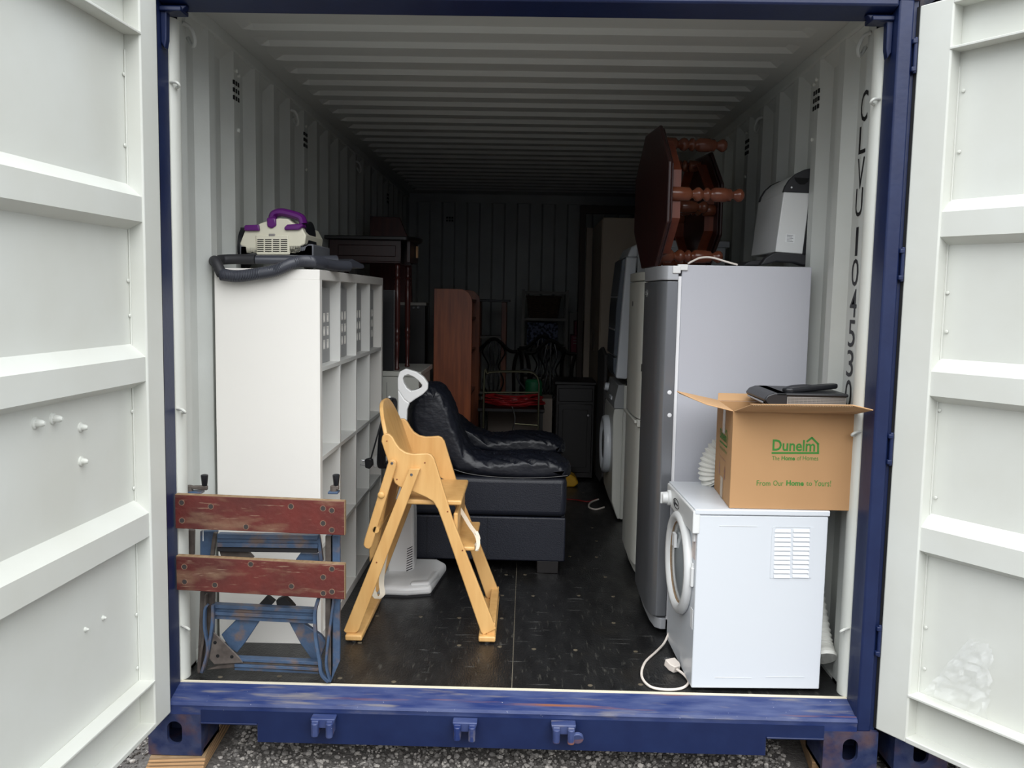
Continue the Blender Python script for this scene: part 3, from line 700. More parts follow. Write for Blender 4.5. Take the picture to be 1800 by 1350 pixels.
# vice cranks
for cx, s in ((135, 1), (915, .35)):
    Y = .10
    c = MB(); base = W_(cx-10 if s == 1 else 922, 205, Y); c.box(base.x-.028*s-.008, base.x+.028*s+.008, Y-.02, Y+.02, base.z-.006, base.z+.002)
    c.build('vice_plate', m_steel, WB, bevel=.002)
    MB().lathe([(.013, 0), (.013, .02), (.008, .022)], base+Vector((-.012 if s == 1 else 0, 0, 0)), (0, 0, 1), 14).build('crank_boss', m_grime, WB)
    kx = W_(192 if s == 1 else 935, 165, Y)
    MB().hexa([(base.x-.014*s, Y-.009, base.z+.010), (kx.x+.01, Y-.009, base.z+.006), (kx.x+.01, Y+.009, base.z+.006), (base.x-.014*s, Y+.009, base.z+.010)],
              [(base.x-.014*s, Y-.009, base.z+.02), (kx.x+.01, Y-.009, base.z+.022), (kx.x+.01, Y+.009, base.z+.022), (base.x-.014*s, Y+.009, base.z+.02)]).build('crank_arm', m_grime, WB, bevel=.003)
    MB().lathe([(.007, 0), (.0095, .004), (.013, .036), (.013, .040), (.010, .042)], (kx.x, Y, base.z+.02), (0, 0, 1), 16).build('knob', m_black, WB)
MB().cyl(W_(183,425,-.005), W_(183,485,-.005), .0012, n=6).build('wire', m_app2, WB)
# ---------------------------------------------------------------- beech high chair
HC = thing('high_chair', 'folded light beech high chair standing in the middle of the doorway', 'high chair', (-.38, .64, 0))
def K(x, y, Y): return at(580+x/2.597, 620+y/2.596, Y)
side = [(70,0)]
sidep = [(234,405), (238,380), (252,369), (270,372), (285,385), (300,412), (318,437), (345,455), (380,463), (445,459), (462,466), (476,485), (560,760), (758,1262), (700,1290), (688,1275), (520,790), (492,715), (470,680), (440,662), (390,640), (345,622), (315,612), (296,596), (286,572), (262,490)]
def off(P, dy): return [p+Vector((0, dy, 0)) for p in P]
SP = [K(x, y, .425) for x, y in sidep]
MB().ext(SP, (0, .02, 0)).build('side_frame', m_beech, HC, bevel=.004)
MB().ext(off(SP, .425), (0, .02, 0)).build('side_frame', m_beech, HC, bevel=.004)
BP = [K(x, y, .405) for x, y in [(362,530), (412,530), (132,1265), (118,1280), (72,1280), (62,1270)]]
MB().ext(BP, (0, .019, 0)).build('rear_leg', m_beech, HC, bevel=.003)
MB().ext(off(BP, .465), (0, .019, 0)).build('rear_leg', m_beech, HC, bevel=.003)
TP = [K(x, y, .402) for x, y in [(264,505), (272,490), (290,487), (303,500), (302,520), (190,885), (178,898), (160,892), (152,878), (158,850)]]
MB().ext(TP, (0, .02, 0)).build('folding_strut', m_beech, HC, bevel=.004)
MB().ext(off(TP, .47), (0, .02, 0)).build('folding_strut', m_beech, HC, bevel=.004)
a = K(455, 690, .445); b = K(345, 680, .445); c_ = K(603, 690, .43)
MB().box(b.x, c_.x-.003, .446, .848, a.z-.005, a.z+.016).build('seat', m_beech, HC, bevel=.006)
a = K(590, 888, .5); c_ = K(662, 890, .46)
MB().box(a.x-.02, c_.x, .448, .846, a.z, a.z+.018).build('footrest', m_beech, HC, bevel=.006)
a = K(590, 830, .5)
MB().box(a.x-.02, a.x-.002, .448, .846, a.z-.02, a.z+.10).build('footrest_back', m_beech, HC, bevel=.005)
# backrest: rounded-top board between the sides
t0 = K(330, 640, .446); t1 = K(246, 385, .446); dz = (t1-t0); dz.y = 0; ln = dz.length; dz.normalize(); nn = Vector((dz.z, 0, -dz.x))
out = []
for k in range(25):
    u = k/24; yy = .447+u*.400; out.append((yy, ln+.13*(1-abs(2*u-1)**3)))
pl = [t0.copy(), Vector((t0.x, .847, t0.z))]; pl[0].y = .447
poly = [Vector((t0.x, .847, t0.z)), Vector((t0.x, .447, t0.z))]+[Vector((t0.x, y, t0.z))+dz*l for y, l in out]
MB().ext(poly, nn*.016).build('backrest', m_beech, HC, bevel=.004)
MB().box(-.668, -.600, .385, .875, .006, .030).build('foot_bar', m_beech, HC, bevel=.006)
MB().box(-.140, -.072, .405, .895, .006, .030).build('foot_bar', m_beech, HC, bevel=.006)
fp = MB()
for x, y in ((-.635, .40), (-.635, .86), (-.106, .42), (-.106, .88)): fp.cyl((x, y, 0), (x, y, .008), .012)
fp.build('rubber_pad', m_rubber, HC, kind='stuff')
MB().box(-.108, -.074, .43, .885, .028, .075).build('foot_rail', m_beech, HC, bevel=.003)
for p in (K(232, 650, .40), K(215, 800, .43)): MB().cyl((p.x, .402, p.z), (p.x, .89, p.z), .013, n=16).build('crossbar', m_beech2, HC)
MB().puff(K(234, 650, .398), (.013, .006, .013), 1, nu=16, nv=10).build('knob', m_beech2, HC)
MB().ext([K(258,560,.5), K(275,600,.5), K(225,860,.5), K(200,930,.5), K(180,960,.5), K(178,900,.5)], (0, .3, 0)).build('folded_tray_arm', m_beech, HC, bevel=.006)
for x, y, Y, r in ((283,505,.402,.006), (372,557,.405,.006), (433,502,.425,.003), (306,578,.425,.003), (537,725,.425,.003), (605,902,.425,.003), (260,403,.425,.003), (213,957,.405,.003)):
    MB().lathe([(r, 0), (r*.9, .0015), (r*.3, .002)], K(x, y, Y), (0, -1, 0), 14).build('screw', m_chrome if r > .004 else m_walnut, HC)
def ribbon(pts, w, m, name, par, d=(0, 0, 1), t=.0015):
    P = spline(pts, 6); d = Vector(d).normalized()*w/2; b = MB(); vs = []
    for i, p in enumerate(P):
        tg = (P[min(i+1, len(P)-1)]-P[max(i-1, 0)]).normalized(); n_ = tg.cross(d).normalized()*t
        vs += [p-d, p+d, p+d+n_, p-d+n_]
    f = [(0,1,2,3), tuple(len(vs)-4+k for k in (3,2,1,0))]
    for i in range(len(P)-1):
        for k in range(4): f.append((i*4+k, i*4+(k+1) % 4, i*4+4+(k+1) % 4, i*4+4+k))
    return b.add(vs, f).build(name, m, par)
ribbon([K(582,695,.62), K(610,740,.60), K(640,790,.56), K(668,830,.50), K(678,870,.46), K(672,900,.45)], .016, m_strap, 'strap', HC, (1, 0, .5))
ribbon([K(668,815,.50), K(680,850,.49), K(664,880,.49), K(672,905,.49)], .012, m_strap, 'strap', HC, (1, 0, .2))
ribbon([K(262,880,.62), K(245,960,.62), K(235,1050,.62), K(240,1100,.60), K(215,1122,.60), K(200,1090,.60)], .022, m_strap, 'strap', HC, (1, 0, 0))
ribbon([K(215,1010,.64), K(200,1060,.63), K(205,1110,.62), K(245,1105,.62)], .02, m_strap, 'strap', HC, (1, 0, .3))

# ---------------------------------------------------------------- white upright vacuum with black flex
UV = thing('upright_vacuum', 'slim white upright vacuum sweeper behind the high chair', 'vacuum cleaner', (-.5, 1.12, 0))
UY = 1.10
o_ = [(310,330), (309,200), (308,120), (316,88), (345,73), (395,88), (428,112), (447,140), (446,168), (425,190), (390,212), (362,235), (350,262), (349,330)]
i_ = [(333,300), (333,200), (334,128), (341,106), (360,100), (385,114), (408,132), (420,148), (417,160), (400,168), (372,178), (350,150), (340,140), (340,300)]
lo = [K(x, y, UY) for x, y in [(309,170), (308,120), (316,88), (345,73), (395,88), (428,112), (447,140), (446,168), (425,190), (390,212), (362,232), (340,215)]]
li = [K(x, y, UY) for x, y in [(336,135), (333,118), (340,106), (358,100), (384,112), (405,130), (420,148), (417,158), (402,166), (384,172), (368,174), (350,160)]]
MB().frame(lo, li, (0, .035, 0)).build('handle_loop', m_vac, UV, bevel=.006, seg=3)
MB().ext([K(x, y, UY) for x, y in [(309,168), (340,213), (364,230), (352,260), (349,330), (352,430), (378,560), (385,760), (384,1000), (262,1012), (262,760), (270,560), (302,430), (310,330)]], (0, .035, 0)).build('handle_stem', m_vac, UV, bevel=.006, seg=3)
MB().ext([K(x, y, UY-.035) for x, y in [(300,470), (345,470), (372,560), (384,760), (383,998), (262,1012), (262,760), (275,560)]], (0, .12, 0)).build('body', m_vac, UV, bevel=.016, seg=3)
g_ = MB()
for k in range(10):
    y = 885+k*11; g_.ext([K(352-k*.4, y+10, UY-.0365), K(376, y-2, UY-.0365), K(376, y+1.5, UY-.0365), K(352-k*.4, y+13.5, UY-.0365)], (0, .003, 0))
g_.build('vent_slot', m_dark, UV, kind='stuff')
F = lambda x, y, z=0: atz(580+x/2.597, 620+y/2.596, z)
base = [Vector((q.x, min(q.y, 1.295), q.z)) for q in [F(175,1112), F(350,1118), F(462,1110), F(534,1000), F(470,955), F(330,955), F(200,1000)]]
hd = MB(); n = len(base); lo = [Vector((p.x, p.y, .006)) for p in base]; ct = sum(lo, Vector())/n
mid = [Vector((p.x, p.y, .045)) for p in lo]; top = [ct+(p-ct)*.78 for p in lo]; top = [Vector((p.x-.01, p.y+.02, .075)) for p in top]
hd.v = lo+mid+top; hd.f = [tuple(range(n))[::-1]]+[(i, (i+1) % n, n+(i+1) % n, n+i) for i in range(n)]+[(n+i, n+(i+1) % n, 2*n+(i+1) % n, 2*n+i) for i in range(n)]+[tuple(range(2*n, 3*n))]
hd.build('floor_head', m_vac, UV, bevel=.014, seg=3)
nz = [F(362,1112), F(455,1108), F(500,1052), F(420,1050), F(380,1070)]
MB().ext([Vector((p.x+.001, p.y-.003, .012)) for p in nz], (0, 0, .052)).build('nozzle_cover', m_vac, UV, bevel=.012, seg=3)
MB().ext([Vector((p.x, p.y, .0)) for p in base], (0, 0, .008)).build('brush_strip', m_blackm, UV)
for q in range(7):
    cx, ds = K(292+q*3.5, 250, UY-.01-.003*q), .006*q
    MB().tube(spline([K(300-q*3,215+q*2,UY-.01), K(256+q*3,225,UY-.02-.004*q), K(232+q*5,330,UY-.03), K(222+q*5,430,UY-.03-.004*q), K(222+q*5,520,UY-.02), K(262+q*2,500,UY-.01), K(285,400,UY-.01), K(296-q,300,UY-.01)], 6, closed=True), .005, 6, closed=True).build('flex_coil', m_black, UV)
MB().tube(spline([K(265,260,UY-.03), K(240,300,UY-.05), K(205,420,UY-.08), K(186,488,UY-.1)], 6), .0038, 8).build('flex', m_black, UV)
MB().ext([K(x, y, UY-.12) for x, y in [(158,488), (180,482), (193,490), (195,515), (180,532), (160,526)]], (0, .03, 0)).build('plug', m_black, UV, bevel=.004)
for a, b in (((158,492),(145,490)), ((158,512),(138,512)), ((160,500),(148,500))): MB().cyl(K(*a, UY-.105), K(*b, UY-.105), .0035, n=8).build('plug_pin', m_chrome, UV)
MB().ext([K(x, y, UY-.01) for x, y in [(195,490), (205,472), (225,470), (300,480), (300,500), (225,492), (214,505), (222,522), (200,524)]], (0, .02, 0)).build('cord_hook', m_app2, UV, bevel=.003)
MB().cyl(K(268,200,UY), K(290,225,UY), .007, n=10).build('cord_hook', m_app2, UV)

# ---------------------------------------------------------------- armchair
AC = thing('armchair', 'dark navy leather armchair with puffy arms facing right', 'armchair', (-.15, 1.75, 0))
MB().box(-.545, .240, 1.315, 1.335, .062, .286).build('side_panel', m_leather2, AC, bevel=.008, seg=3)
MB().box(-.545, .240, 2.17, 2.19, .062, .286).build('side_panel', m_leather2, AC, bevel=.008, seg=3)
MB().box(-.54, .225, 1.33, 2.175, .064, .284).build('base', m_leather2, AC, bevel=.01)
MB().box(-.1485, -.147, 1.3135, 1.316, .07, .28).build('seam', m_dark, AC)
MB().box(-.45, -.4485, 1.3135, 1.316, .07, .28).build('seam', m_dark, AC)
MB().box(-.54, .242, 1.303, 1.53, .29, .49).build('arm', m_leather2, AC, bevel=.03, seg=4)
MB().box(-.54, .242, 1.97, 2.19, .29, .49).build('arm', m_leather2, AC, bevel=.03, seg=4)
def armfn(q): # droops to a point at the front, rises to the back
    q = q.copy(); t = (q.x+.24)/.5; q.z += .05*max(0, (.35-t))**1*1.2; q.z -= .012*max(0, t-.5); 
    return q
def arm_cushion(yc, hw, seed):
    A = lambda x, y: at(668+x/2.955, 633+y/2.955, 1.30)
    prof = [A(*q) for q in [(200,150), (262,128), (322,150), (372,235), (410,350), (455,450), (520,500), (610,506), (720,496), (850,500), (930,518), (980,552), (992,590), (972,618), (860,632), (700,634), (560,622), (450,604), (385,590), (350,545), (300,500), (210,440), (150,360), (140,240)]]
    P = spline([Vector((p.x, 0, p.z)) for p in prof], 10, closed=True); n = len(P); N = []
    for k in range(n):
        d = (P[(k+1) % n]-P[k-1]).normalized(); N.append(Vector((-d.z, 0, d.x)))
    c = sum(P, Vector())/n
    b = MB(); vs = []; m = 36
    for q in range(m+1):
        t = -1+2*q/m; t = math.sin(t*pi/2); ins = .050*(1-math.sqrt(max(0, 1-abs(t)**2.6)))
        for k in range(n):
            p = P[k]; nn = N[k]
            if (p+nn*.001-c).length < (p-c).length and k in (0,): pass
            up = max(0, nn.z*SGN)
            w = noise.fractal(Vector((p.x*21+t*5+seed, t*1.6+p.x*4, p.z*15+t*2)), 1, 2, 3)
            q3 = p-nn*SGN*(ins+.020*abs(w)*(.35+up)-.006)
            zz = q3.z if yc < 1.7 or q3.z < .60 else .60+(q3.z-.60)*.3
            vs.append(Vector((q3.x, yc+t*hw, zz)))
    f = [tuple(range(n))[::-1], tuple(m*n+k for k in range(n))]
    for q in range(m):
        for k in range(n): f.append((q*n+k, q*n+(k+1) % n, (q+1)*n+(k+1) % n, (q+1)*n+k))
    b.add(vs, f); return b.build('arm_cushion', m_leather, AC, ang=70)
# outward side of the clockwise outline
SGN = 1
arm_cushion(1.425, .135, 2.0); arm_cushion(2.08, .135, 9.0)
MB().tube(spline([at(668+x/2.955, 633+y/2.955, 1.292) for x, y in [(385,568), (450,588), (560,604), (700,612), (860,610), (975,600)]], 6), .0028, 8).build('piping', m_ebony, AC)
def backfn(q):
    q = q.copy(); t = (q.z+.27)/.54
    q.x -= .17*max(0, t)**1.1; return q
MB().puff((-.36, 1.76, .59), (.13, .31, .27), .6, .5, 96, 56, wr=.028, ws=7, seed=11, fn=backfn).build('backrest', m_leather, AC, ang=80)
MB().puff((-.485, 1.75, .42), (.06, .41, .26), .4, .3, 40, 30, wr=.02, seed=4).build('back_shell', m_leather, AC, ang=80)
MB().puff((.02, 1.75, .39), (.22, .235, .10), .5, .35, 60, 30, wr=.025, seed=2).build('seat_cushion', m_leather, AC, ang=80)
MB().box(.225, .245, 1.53, 1.97, .08, .29).build('front_panel', m_leather2, AC, bevel=.006)
for x in (.155, -.46):
    for y in (1.37, 2.12): MB().box(x-.055, x+.055, y-.05, y+.03, 0, .066).build('foot', m_ebony, AC, bevel=.004)

# ---------------------------------------------------------------- silver fridge freezer
def fridge(label, x0, xb, y0, y1, zt, mats, split=None, cap=.065):
    t = thing('fridge_freezer', label, 'fridge', ((x0+xb)/2, (y0+y1)/2, 0)); mdoor, mside, mtrim = mats
    MB().box(x0+.085, xb, y0+.004, y1-.004, .03, zt).build('cabinet', mside, t, bevel=.003)
    MB().box(x0+.072, x0+.086, y0+.008, y1-.008, .06, zt-.045).build('door_gasket', m_gasket, t)
    def plan(z0, z1, m, n, e=0, par=t):
        pts = [(x0+.072, y0), (x0+.030-e, y0), (x0+.008-e, y0+.022), (x0-.002-e, y0+.10), (x0-.006-e, (y0+y1)/2), (x0-.002-e, y1-.10), (x0+.012-e, y1-.02), (x0+.035-e, y1), (x0+.072, y1)]
        return MB().prism(pts, 'z', z0, z1).build(n, m, par, bevel=.003, ang=50)
    zs = zt-cap
    if split:
        plan(.075, split-.006, mdoor, 'door'); d = plan(split+.006, zs, mdoor, 'door')
        MB().box(x0+.0, x0+.075, y0-.002, y0+.03, split-.03, split+.004).box(x0-.008, x0+.05, y0+.05, y1-.03, split-.02, split-.004).build('door_handle', mtrim, t, bevel=.003)
    else: d = plan(.075, zs, mdoor, 'door')
    plan(zs+.004, zt-.004, mtrim, 'top_cap', .0)
    plan(.02, .066, mtrim, 'plinth', -.02)
    for y in (y0+.06, y1-.06): MB().cyl((x0+.10, y, 0), (x0+.10, y, .03), .018, n=12).build('foot', m_blackm, t)
    for y in (y0+.06, y1-.06): MB().cyl((xb-.06, y, 0), (xb-.06, y, .03), .018, n=12).build('foot', m_blackm, t)
    return t, d
FR, fd = fridge('tall silver fridge freezer with pale grey side against the right wall', .553, 1.150, .555, 1.105, 1.512, (m_silver, m_sside, m_strim))
for z in (1.0, .93): 
    p = at(1177, 690 if z == 1.0 else 730, .553); MB().lathe([(.009, 0), (.008, .002), (.001, .003)], (p.x, .5552, p.z), (0, -1, 0), 12).build('screw_cover', m_gasket, fd)
p = at(1150, 475, .55)
b = MB().box(.60, .632, .548, .58, 1.478, 1.508).box(.62, .66, .55, .575, 1.49, 1.514); b.build('hinge_cover', m_app2, FR, bevel=.003)
Mx = Matrix(((0, 0, 1, .5462), (-1, 0, 0, .93), (0, 1, 0, 1.385), (0, 0, 0, 1)))
t = text_mb('=54', .08, .03, .002, Mx); t.build('badge', m_lab, fd, flat=True)
cl = MB()
for k, (py) in enumerate((525, 553, 585, 615, 655, 672)):
    zc = at(1430, py, 1.0).z
for k in range(4):
    zc = 1.345-.125*k
    cl.tube([Vector((1.151+.012*sin(a*pi/6), .72+.03*cos(a*pi/6)*.4, zc+.045*cos(a*pi/6))) for a in range(12)], .004, 6, closed=True)
cl.tube(spline([(1.157, .72, 1.41), (1.158, .72, 1.2), (1.155, .72, .9), (1.155, .73, .6)], 6), .004, 6)
cl.build('rear_cable', m_black, FR, kind='stuff')
# white fridge freezer behind it
F2, fd2 = fridge('white two-door fridge freezer just behind the silver one', .568, 1.130, 1.24, 1.80, 1.508, (m_off, m_off, m_off), split=.79, cap=.05)
MB().lathe([(.014, 0), (.013, .003), (.001, .004)], (.563, 1.52, 1.35), (-1, 0, 0), 16).build('badge', m_black, fd2)
MB().box(.578, .6, 1.236, 1.241, 1.03, 1.065).build('foil_sticker', m_chrome, fd2)
# tall white freezer between it and the washing machine
TF = thing('freezer', 'white freezer with overhanging top behind the turned table legs', 'freezer', (.93, 2.1, 0))
MB().box(.70, 1.12, 1.98, 2.36, .02, 1.665).build('cabinet', m_app, TF, bevel=.004)
MB().box(.68, 1.14, 1.97, 2.37, 1.665, 1.70).build('top_panel', m_app, TF, bevel=.004)
MB().box(.68, .70, 1.99, 2.35, .08, 1.65).build('door', m_app, TF, bevel=.004)
MB().box(.72, 1.1, 2.0, 2.33, 0, .02).build('plinth', m_blackm, TF)

# ---------------------------------------------------------------- tumble dryer, front right
TD = thing('tumble_dryer', 'small white tumble dryer at the right of the doorway carrying the cardboard box', 'tumble dryer', (.86, .26, 0))
RM = rot('Z', 2, (.630, .022, 0))
dx0, dx1, dy0, dy1, dz = .632, 1.086, .022, .478, .657
MB(RM).box(dx0, dx1, dy0, dy1, .014, dz-.022).build('cabinet', m_app, TD, bevel=.004, seg=3)
MB(RM).box(dx0-.012, dx1+.004, dy0-.004, dy1+.004, dz-.020, dz).build('top_panel', m_app, TD, bevel=.004, seg=3)
MB(RM).box(dx0-.018, dx0+.008, dy0-.003, dy1+.003, dz-.088, dz-.006).build('control_fascia', m_app2, TD, bevel=.005, seg=3)
for x, y in ((dx0+.05, dy0+.05), (dx1-.05, dy0+.05), (dx0+.05, dy1-.05), (dx1-.05, dy1-.05)): MB(RM).cyl((x, y, 0), (x, y, .015), .018, n=12).build('foot', m_blackm, TD)
cy, cz = .245, .402
dd = MB(RM).lathe([(.158, -.002), (.184, 0), (.190, .008), (.187, .021), (.177, .030), (.162, .030), (.153, .022), (.149, .01), (.149, -.002)], (dx0, cy, cz), (-1, 0, 0), 48).build('door_ring', m_app2, TD, ang=60)
MB(RM).lathe([(.150, .004), (.150, .010), (.145, .012), (.12, .013), (.08, .018), (.03, .022), (.001, .023)], (dx0, cy, cz), (-1, 0, 0), 40).build('door_glass', m_glassl, dd, ang=60)
MB(RM).lathe([(.149, .010), (.152, .015), (.147, .015), (.145, .010)], (dx0, cy, cz), (-1, 0, 0), 40).build('door_seal', m_ply, dd)
MB(RM).box(dx0-.03, dx0-.02, cy+.01, cy+.05, cz+.05, cz+.10).build('drum_label', m_lab, dd)
MB(RM).box(dx0-.012, dx0, cy-.205, cy-.190, cz-.03, cz+.04).build('door_latch', m_app2, TD, bevel=.004)
MB(RM).lathe([(.030, 0), (.030, .010), (.024, .012), (.022, .030), (.018, .033)], (dx0-.018, .418, dz-.052), (-1, 0, 0), 24).build('dial', m_app2, TD)
MB(RM).box(dx0-.056, dx0-.03, .413, .423, dz-.075, dz-.03).build('dial_grip', m_app2, TD, bevel=.003)
e = MB(RM); N = 20
e.frame([(dx0-.0195, .30+.052*cos(a*2*pi/N), dz-.048+.018*sin(a*2*pi/N)) for a in range(N)], [(dx0-.0195, .30+.049*cos(a*2*pi/N), dz-.048+.0155*sin(a*2*pi/N)) for a in range(N)], (.002, 0, 0))
e.build('badge_outline', m_blackm, TD)
MB(RM).box(dx0-.0195, dx0-.017, .318, .335, dz-.060, dz-.038).build('badge_mark', m_black, TD)
e = MB(RM).box(dx0-.0195, dx0-.017, .27, .315, dz-.052, dz-.046); e.build('badge_print', m_blackm, TD)
for y, z, w, h in ((.05, .56, .018, .05), (.062, .60, .05, .004), (.055, .44, .012, .03)): MB(RM).box(dx0-.008, dx0, y-w/2, y+w/2, z-h/2, z+h/2).build('button', m_app2, TD, bevel=.002)
MB(RM).box(dx0-.0012, dx0, .04, .075, .22, .29).build('rating_label', m_lab, TD)
MB(RM).box(dx0-.0012, dx0, .04, .085, .47, .56).build('sticker', mat('faded_sticker', (206,196,190), .6, c2=(180,160,156), scale=40), TD)
# embossed lines and louvres on the side
lv = MB(RM)
D = lambda x, y: RM.inverted() @ at(1100+x/2.249, 640+y/2.25, dy0)
def rect(b, x0, y0, x1, y1, d=-.0015, t=.002):
    p = D(x0, y0); q = D(x1, y1); b.box(min(p.x, q.x), max(p.x, q.x), dy0+d, dy0+d+t, min(p.z, q.z), max(p.z, q.z)); return b
for (x0_, y0_, x1_, y1_) in ((370, 640, 522, 645), (352, 1240, 500, 1245), (556, 1240, 712, 1245)): rect(MB(RM), x0_, y0_, x1_, y1_).build('embossed_line', m_app, TD, bevel=.0006)
rect(rect(rect(rect(MB(RM), 586, 645, 738, 649), 734, 649, 738, 850), 586, 848, 738, 852), 582, 649, 586, 850).build('louvre_frame', m_app, TD, bevel=.0005)
for c in ((592, 656), (667, 732)):
    for k in range(11):
        y = 652+k*18.0
        p = D(c[0]-k*.4, y+3); q = D(c[1]-k*.4, y+17)
        b = MB(RM); X0, X1, z1, z0 = p.x, q.x, p.z, q.z
        b.add([(X0, dy0, z1), (X1, dy0, z1), (X1, dy0-.004, z0), (X0, dy0-.004, z0), (X0, dy0+.001, z0), (X1, dy0+.001, z0)], [(0,1,2,3), (3,2,5,4), (0,3,4), (1,5,2)])
        b.build('louvre', m_app, TD)
# mains lead and plug of the dryer
tc_ = spline([(.622, .45, .05), (.60, .43, .012), (.56, .36, .006), (.50, .25, .006), (.472, .13, .006), (.49, .045, .006), (.54, .022, .006), (.60, .035, .006), (.635, .085, .007), (.628, .14, .010), (.606, .168, .018)], 8)
MB().tube(tc_, .0048, 8).build('mains_lead', m_cable, TD)
PM = Matrix.Translation((.596, .195, .022)) @ Matrix.Rotation(rad(28), 4, 'Z') @ Matrix.Rotation(rad(15), 4, 'X')
pg = MB(PM).prism([(-.013, -.026), (.013, -.026), (.022, -.008), (.022, .024), (-.022, .024), (-.022, -.008)], 'z', -.014, .014).build('plug', m_cable, TD, bevel=.003)
b = MB(PM); b.box(-.012, -.007, .024, .040, -.003, .003).box(.007, .012, .024, .040, -.003, .003).box(-.002, .002, .024, .044, -.004, .004); b.build('plug_pins', m_chrome, pg, kind='stuff')
# vent hoses
def ribhose(pts, r, rib, nper, name, m, par=None, end=None):
    P = spline(pts, nper); return MB().tube(P, lambda i: r+(rib if i % 2 else -rib), 22)
VH = ribhose([(1.128, .52, .60), (1.131, .40, .45), (1.131, .28, .27), (1.131, .17, .13), (1.130, .125, .096)], .0395, .0028, 16, '', m_vhose).build('vent_hose', m_vhose, ang=20, loc=(1.12, .3, 0))
tag(VH, 'white ribbed vent hose hanging behind the dryer with its open end down', 'vent hose')
MB().lathe([(.042, 0), (.043, .012), (.040, .012), (.039, 0)], (1.130, .118, .094), (0, 1, .9), 24).build('open_rim', m_vhose, VH)
MB().lathe([(.038, .001), (.038, .003)], (1.130, .124, .098), (0, 1, .9), 24).build('hose_inside', m_ply, VH)
VT = ribhose([(.775, .430, .672), (.774, .430, .68), (.762, .428, .70), (.765, .428, .745), (.79, .428, .79), (.83, .428, .815), (.88, .428, .81), (.92, .428, .77), (.93, .428, .70), (.93, .428, .68), (.93, .428, .672)], .050, .005, 7, '', m_vhose).build('vent_hose', m_vhose, ang=20, loc=(.8, .41, dz))
tag(VT, 'short arched white ribbed vent hose on the dryer top, left of the cardboard box', 'vent hose')
# ---------------------------------------------------------------- cardboard box
BX = thing('cardboard_box', 'open brown cardboard box with green lettering on the tumble dryer', 'box', (.95, .2, dz))
cx0, cx1, cyn, cyf, cz0, cz1 = .742, 1.158, .040, .365, dz+.001, .995
def wallq(p, q, z0, z1, th, m, name, par):  # thin upright sheet from p to q
    p = Vector((*p, 0)); q = Vector((*q, 0)); d = (q-p).normalized(); n = Vector((-d.y, d.x, 0))*th
    return MB().hexa([p+Vector((0,0,z0)), q+Vector((0,0,z0)), q+n+Vector((0,0,z0)), p+n+Vector((0,0,z0))], [p+Vector((0,0,z1)), q+Vector((0,0,z1)), q+n+Vector((0,0,z1)), p+n+Vector((0,0,z1))]).build(name, m, par, bevel=.0012)
sf = wallq((cx0, cyn), (cx1, cyn), cz0, cz1, .004, m_card, 'front_side', BX)
sl_ = wallq((cx0+.016, cyf), (cx0, cyn), cz0, cz1, .004, m_card, 'left_side', BX)
wallq((cx1, cyn), (cx1, cyf), cz0, cz1, .004, m_card, 'right_side', BX)
wallq((cx1, cyf), (cx0+.016, cyf), cz0, cz1, .004, m_card, 'back_side', BX)
MB().box(cx0+.02, cx1, cyn+.004, cyf, cz0, cz0+.004).build('bottom', m_card_in, BX)
# flaps
def flap(pts, name, th=.004): return MB().ext(pts, (0, 0, th)).build(name, m_card_in, BX, bevel=.001)
flap([(cx0+.002, cyn, cz1), (cx1, cyn, cz1), at(1535,722,-.10), at(1500,714,-.09), at(1322,712,-.10)], 'front_flap')
flap([(cx0, cyn+.006, cz1), at(1242,712,-.02+.06), at(1218,702,.06), at(1190,689,.10), at(1194,692,.34), (cx0+.016, cyf, cz1)], 'left_flap')
flap([(cx1, cyf, cz1), (cx0+.016, cyf, cz1), (cx0+.03, cyf+.06, cz1+.02), (cx1-.02, cyf+.06, cz1+.02)], 'back_flap')
flap([(cx1, cyn+.03, cz1-.001), (cx1, cyf-.01, cz1-.001), (.87, cyf-.02, cz1-.001), (.87, cyn+.05, cz1-.001)], 'right_flap', -.004)
# corrugated raw edge of the front flap
ed = MB(); a = at(1324,713,-.101); b = at(1500,715,-.092)
for k in range(60):
    p = a.lerp(b, k/60); ed.box(p.x, p.x+.0022, p.y-.001, p.y+.003, p.z-.001, p.z+.0045)
ed.build('raw_edge', m_ply, BX, kind='stuff')
YB = cyn-.0008
def Bz(x, y): return at(1180+x/5, 660+y/5, YB)
def put(body, x0, x1, y0, y1, bold, m, name, par):
    p = Bz(x0, y1); q = Bz(x1, y0)
    M = Matrix(((1, 0, 0, p.x), (0, 0, 1, YB), (0, 1, 0, p.z), (0, 0, 0, 1)))
    return text_mb(body, q.x-p.x, q.z-p.z, bold, M).build(name, m, par, flat=True)
put('Dunelm', 888, 1268, 570, 662, .022, m_green, 'lettering', sf)
lg = MB()
def line(b, p, q, w):
    p = Bz(*p); q = Bz(*q); d = (q-p).normalized(); n = Vector((d.z, 0, -d.x))*w/2
    b.add([p-n-d*w*.3, p+n-d*w*.3, q+n+d*w*.3, q-n+d*w*.3], [(0,1,2,3)])
for p, q in (((887,681),(1293,681)), ((1290,685),(1290,600)), ((1292,604),(1236,547)), ((1236,547),(1194,580))): line(lg, p, q, .0066)
lg.build('house_emblem', m_green, sf, flat=True)
for (w, x0_, x1_, bo) in (('The', 885, 952, 0), ('Home', 968, 1088, .03), ('of', 1104, 1142, 0), ('Homes', 1156, 1293, 0)): put(w, x0_, x1_, 709, 745, bo, m_green, 'lettering', sf)
for (w, x0_, x1_, bo) in (('From', 750, 872, 0), ('Our', 895, 986, 0), ('Home', 1010, 1166, .03), ('to', 1186, 1238, 0)): put(w, x0_, x1_, 924 if w != 'to' else 936, 968, bo, m_green, 'lettering', sf)
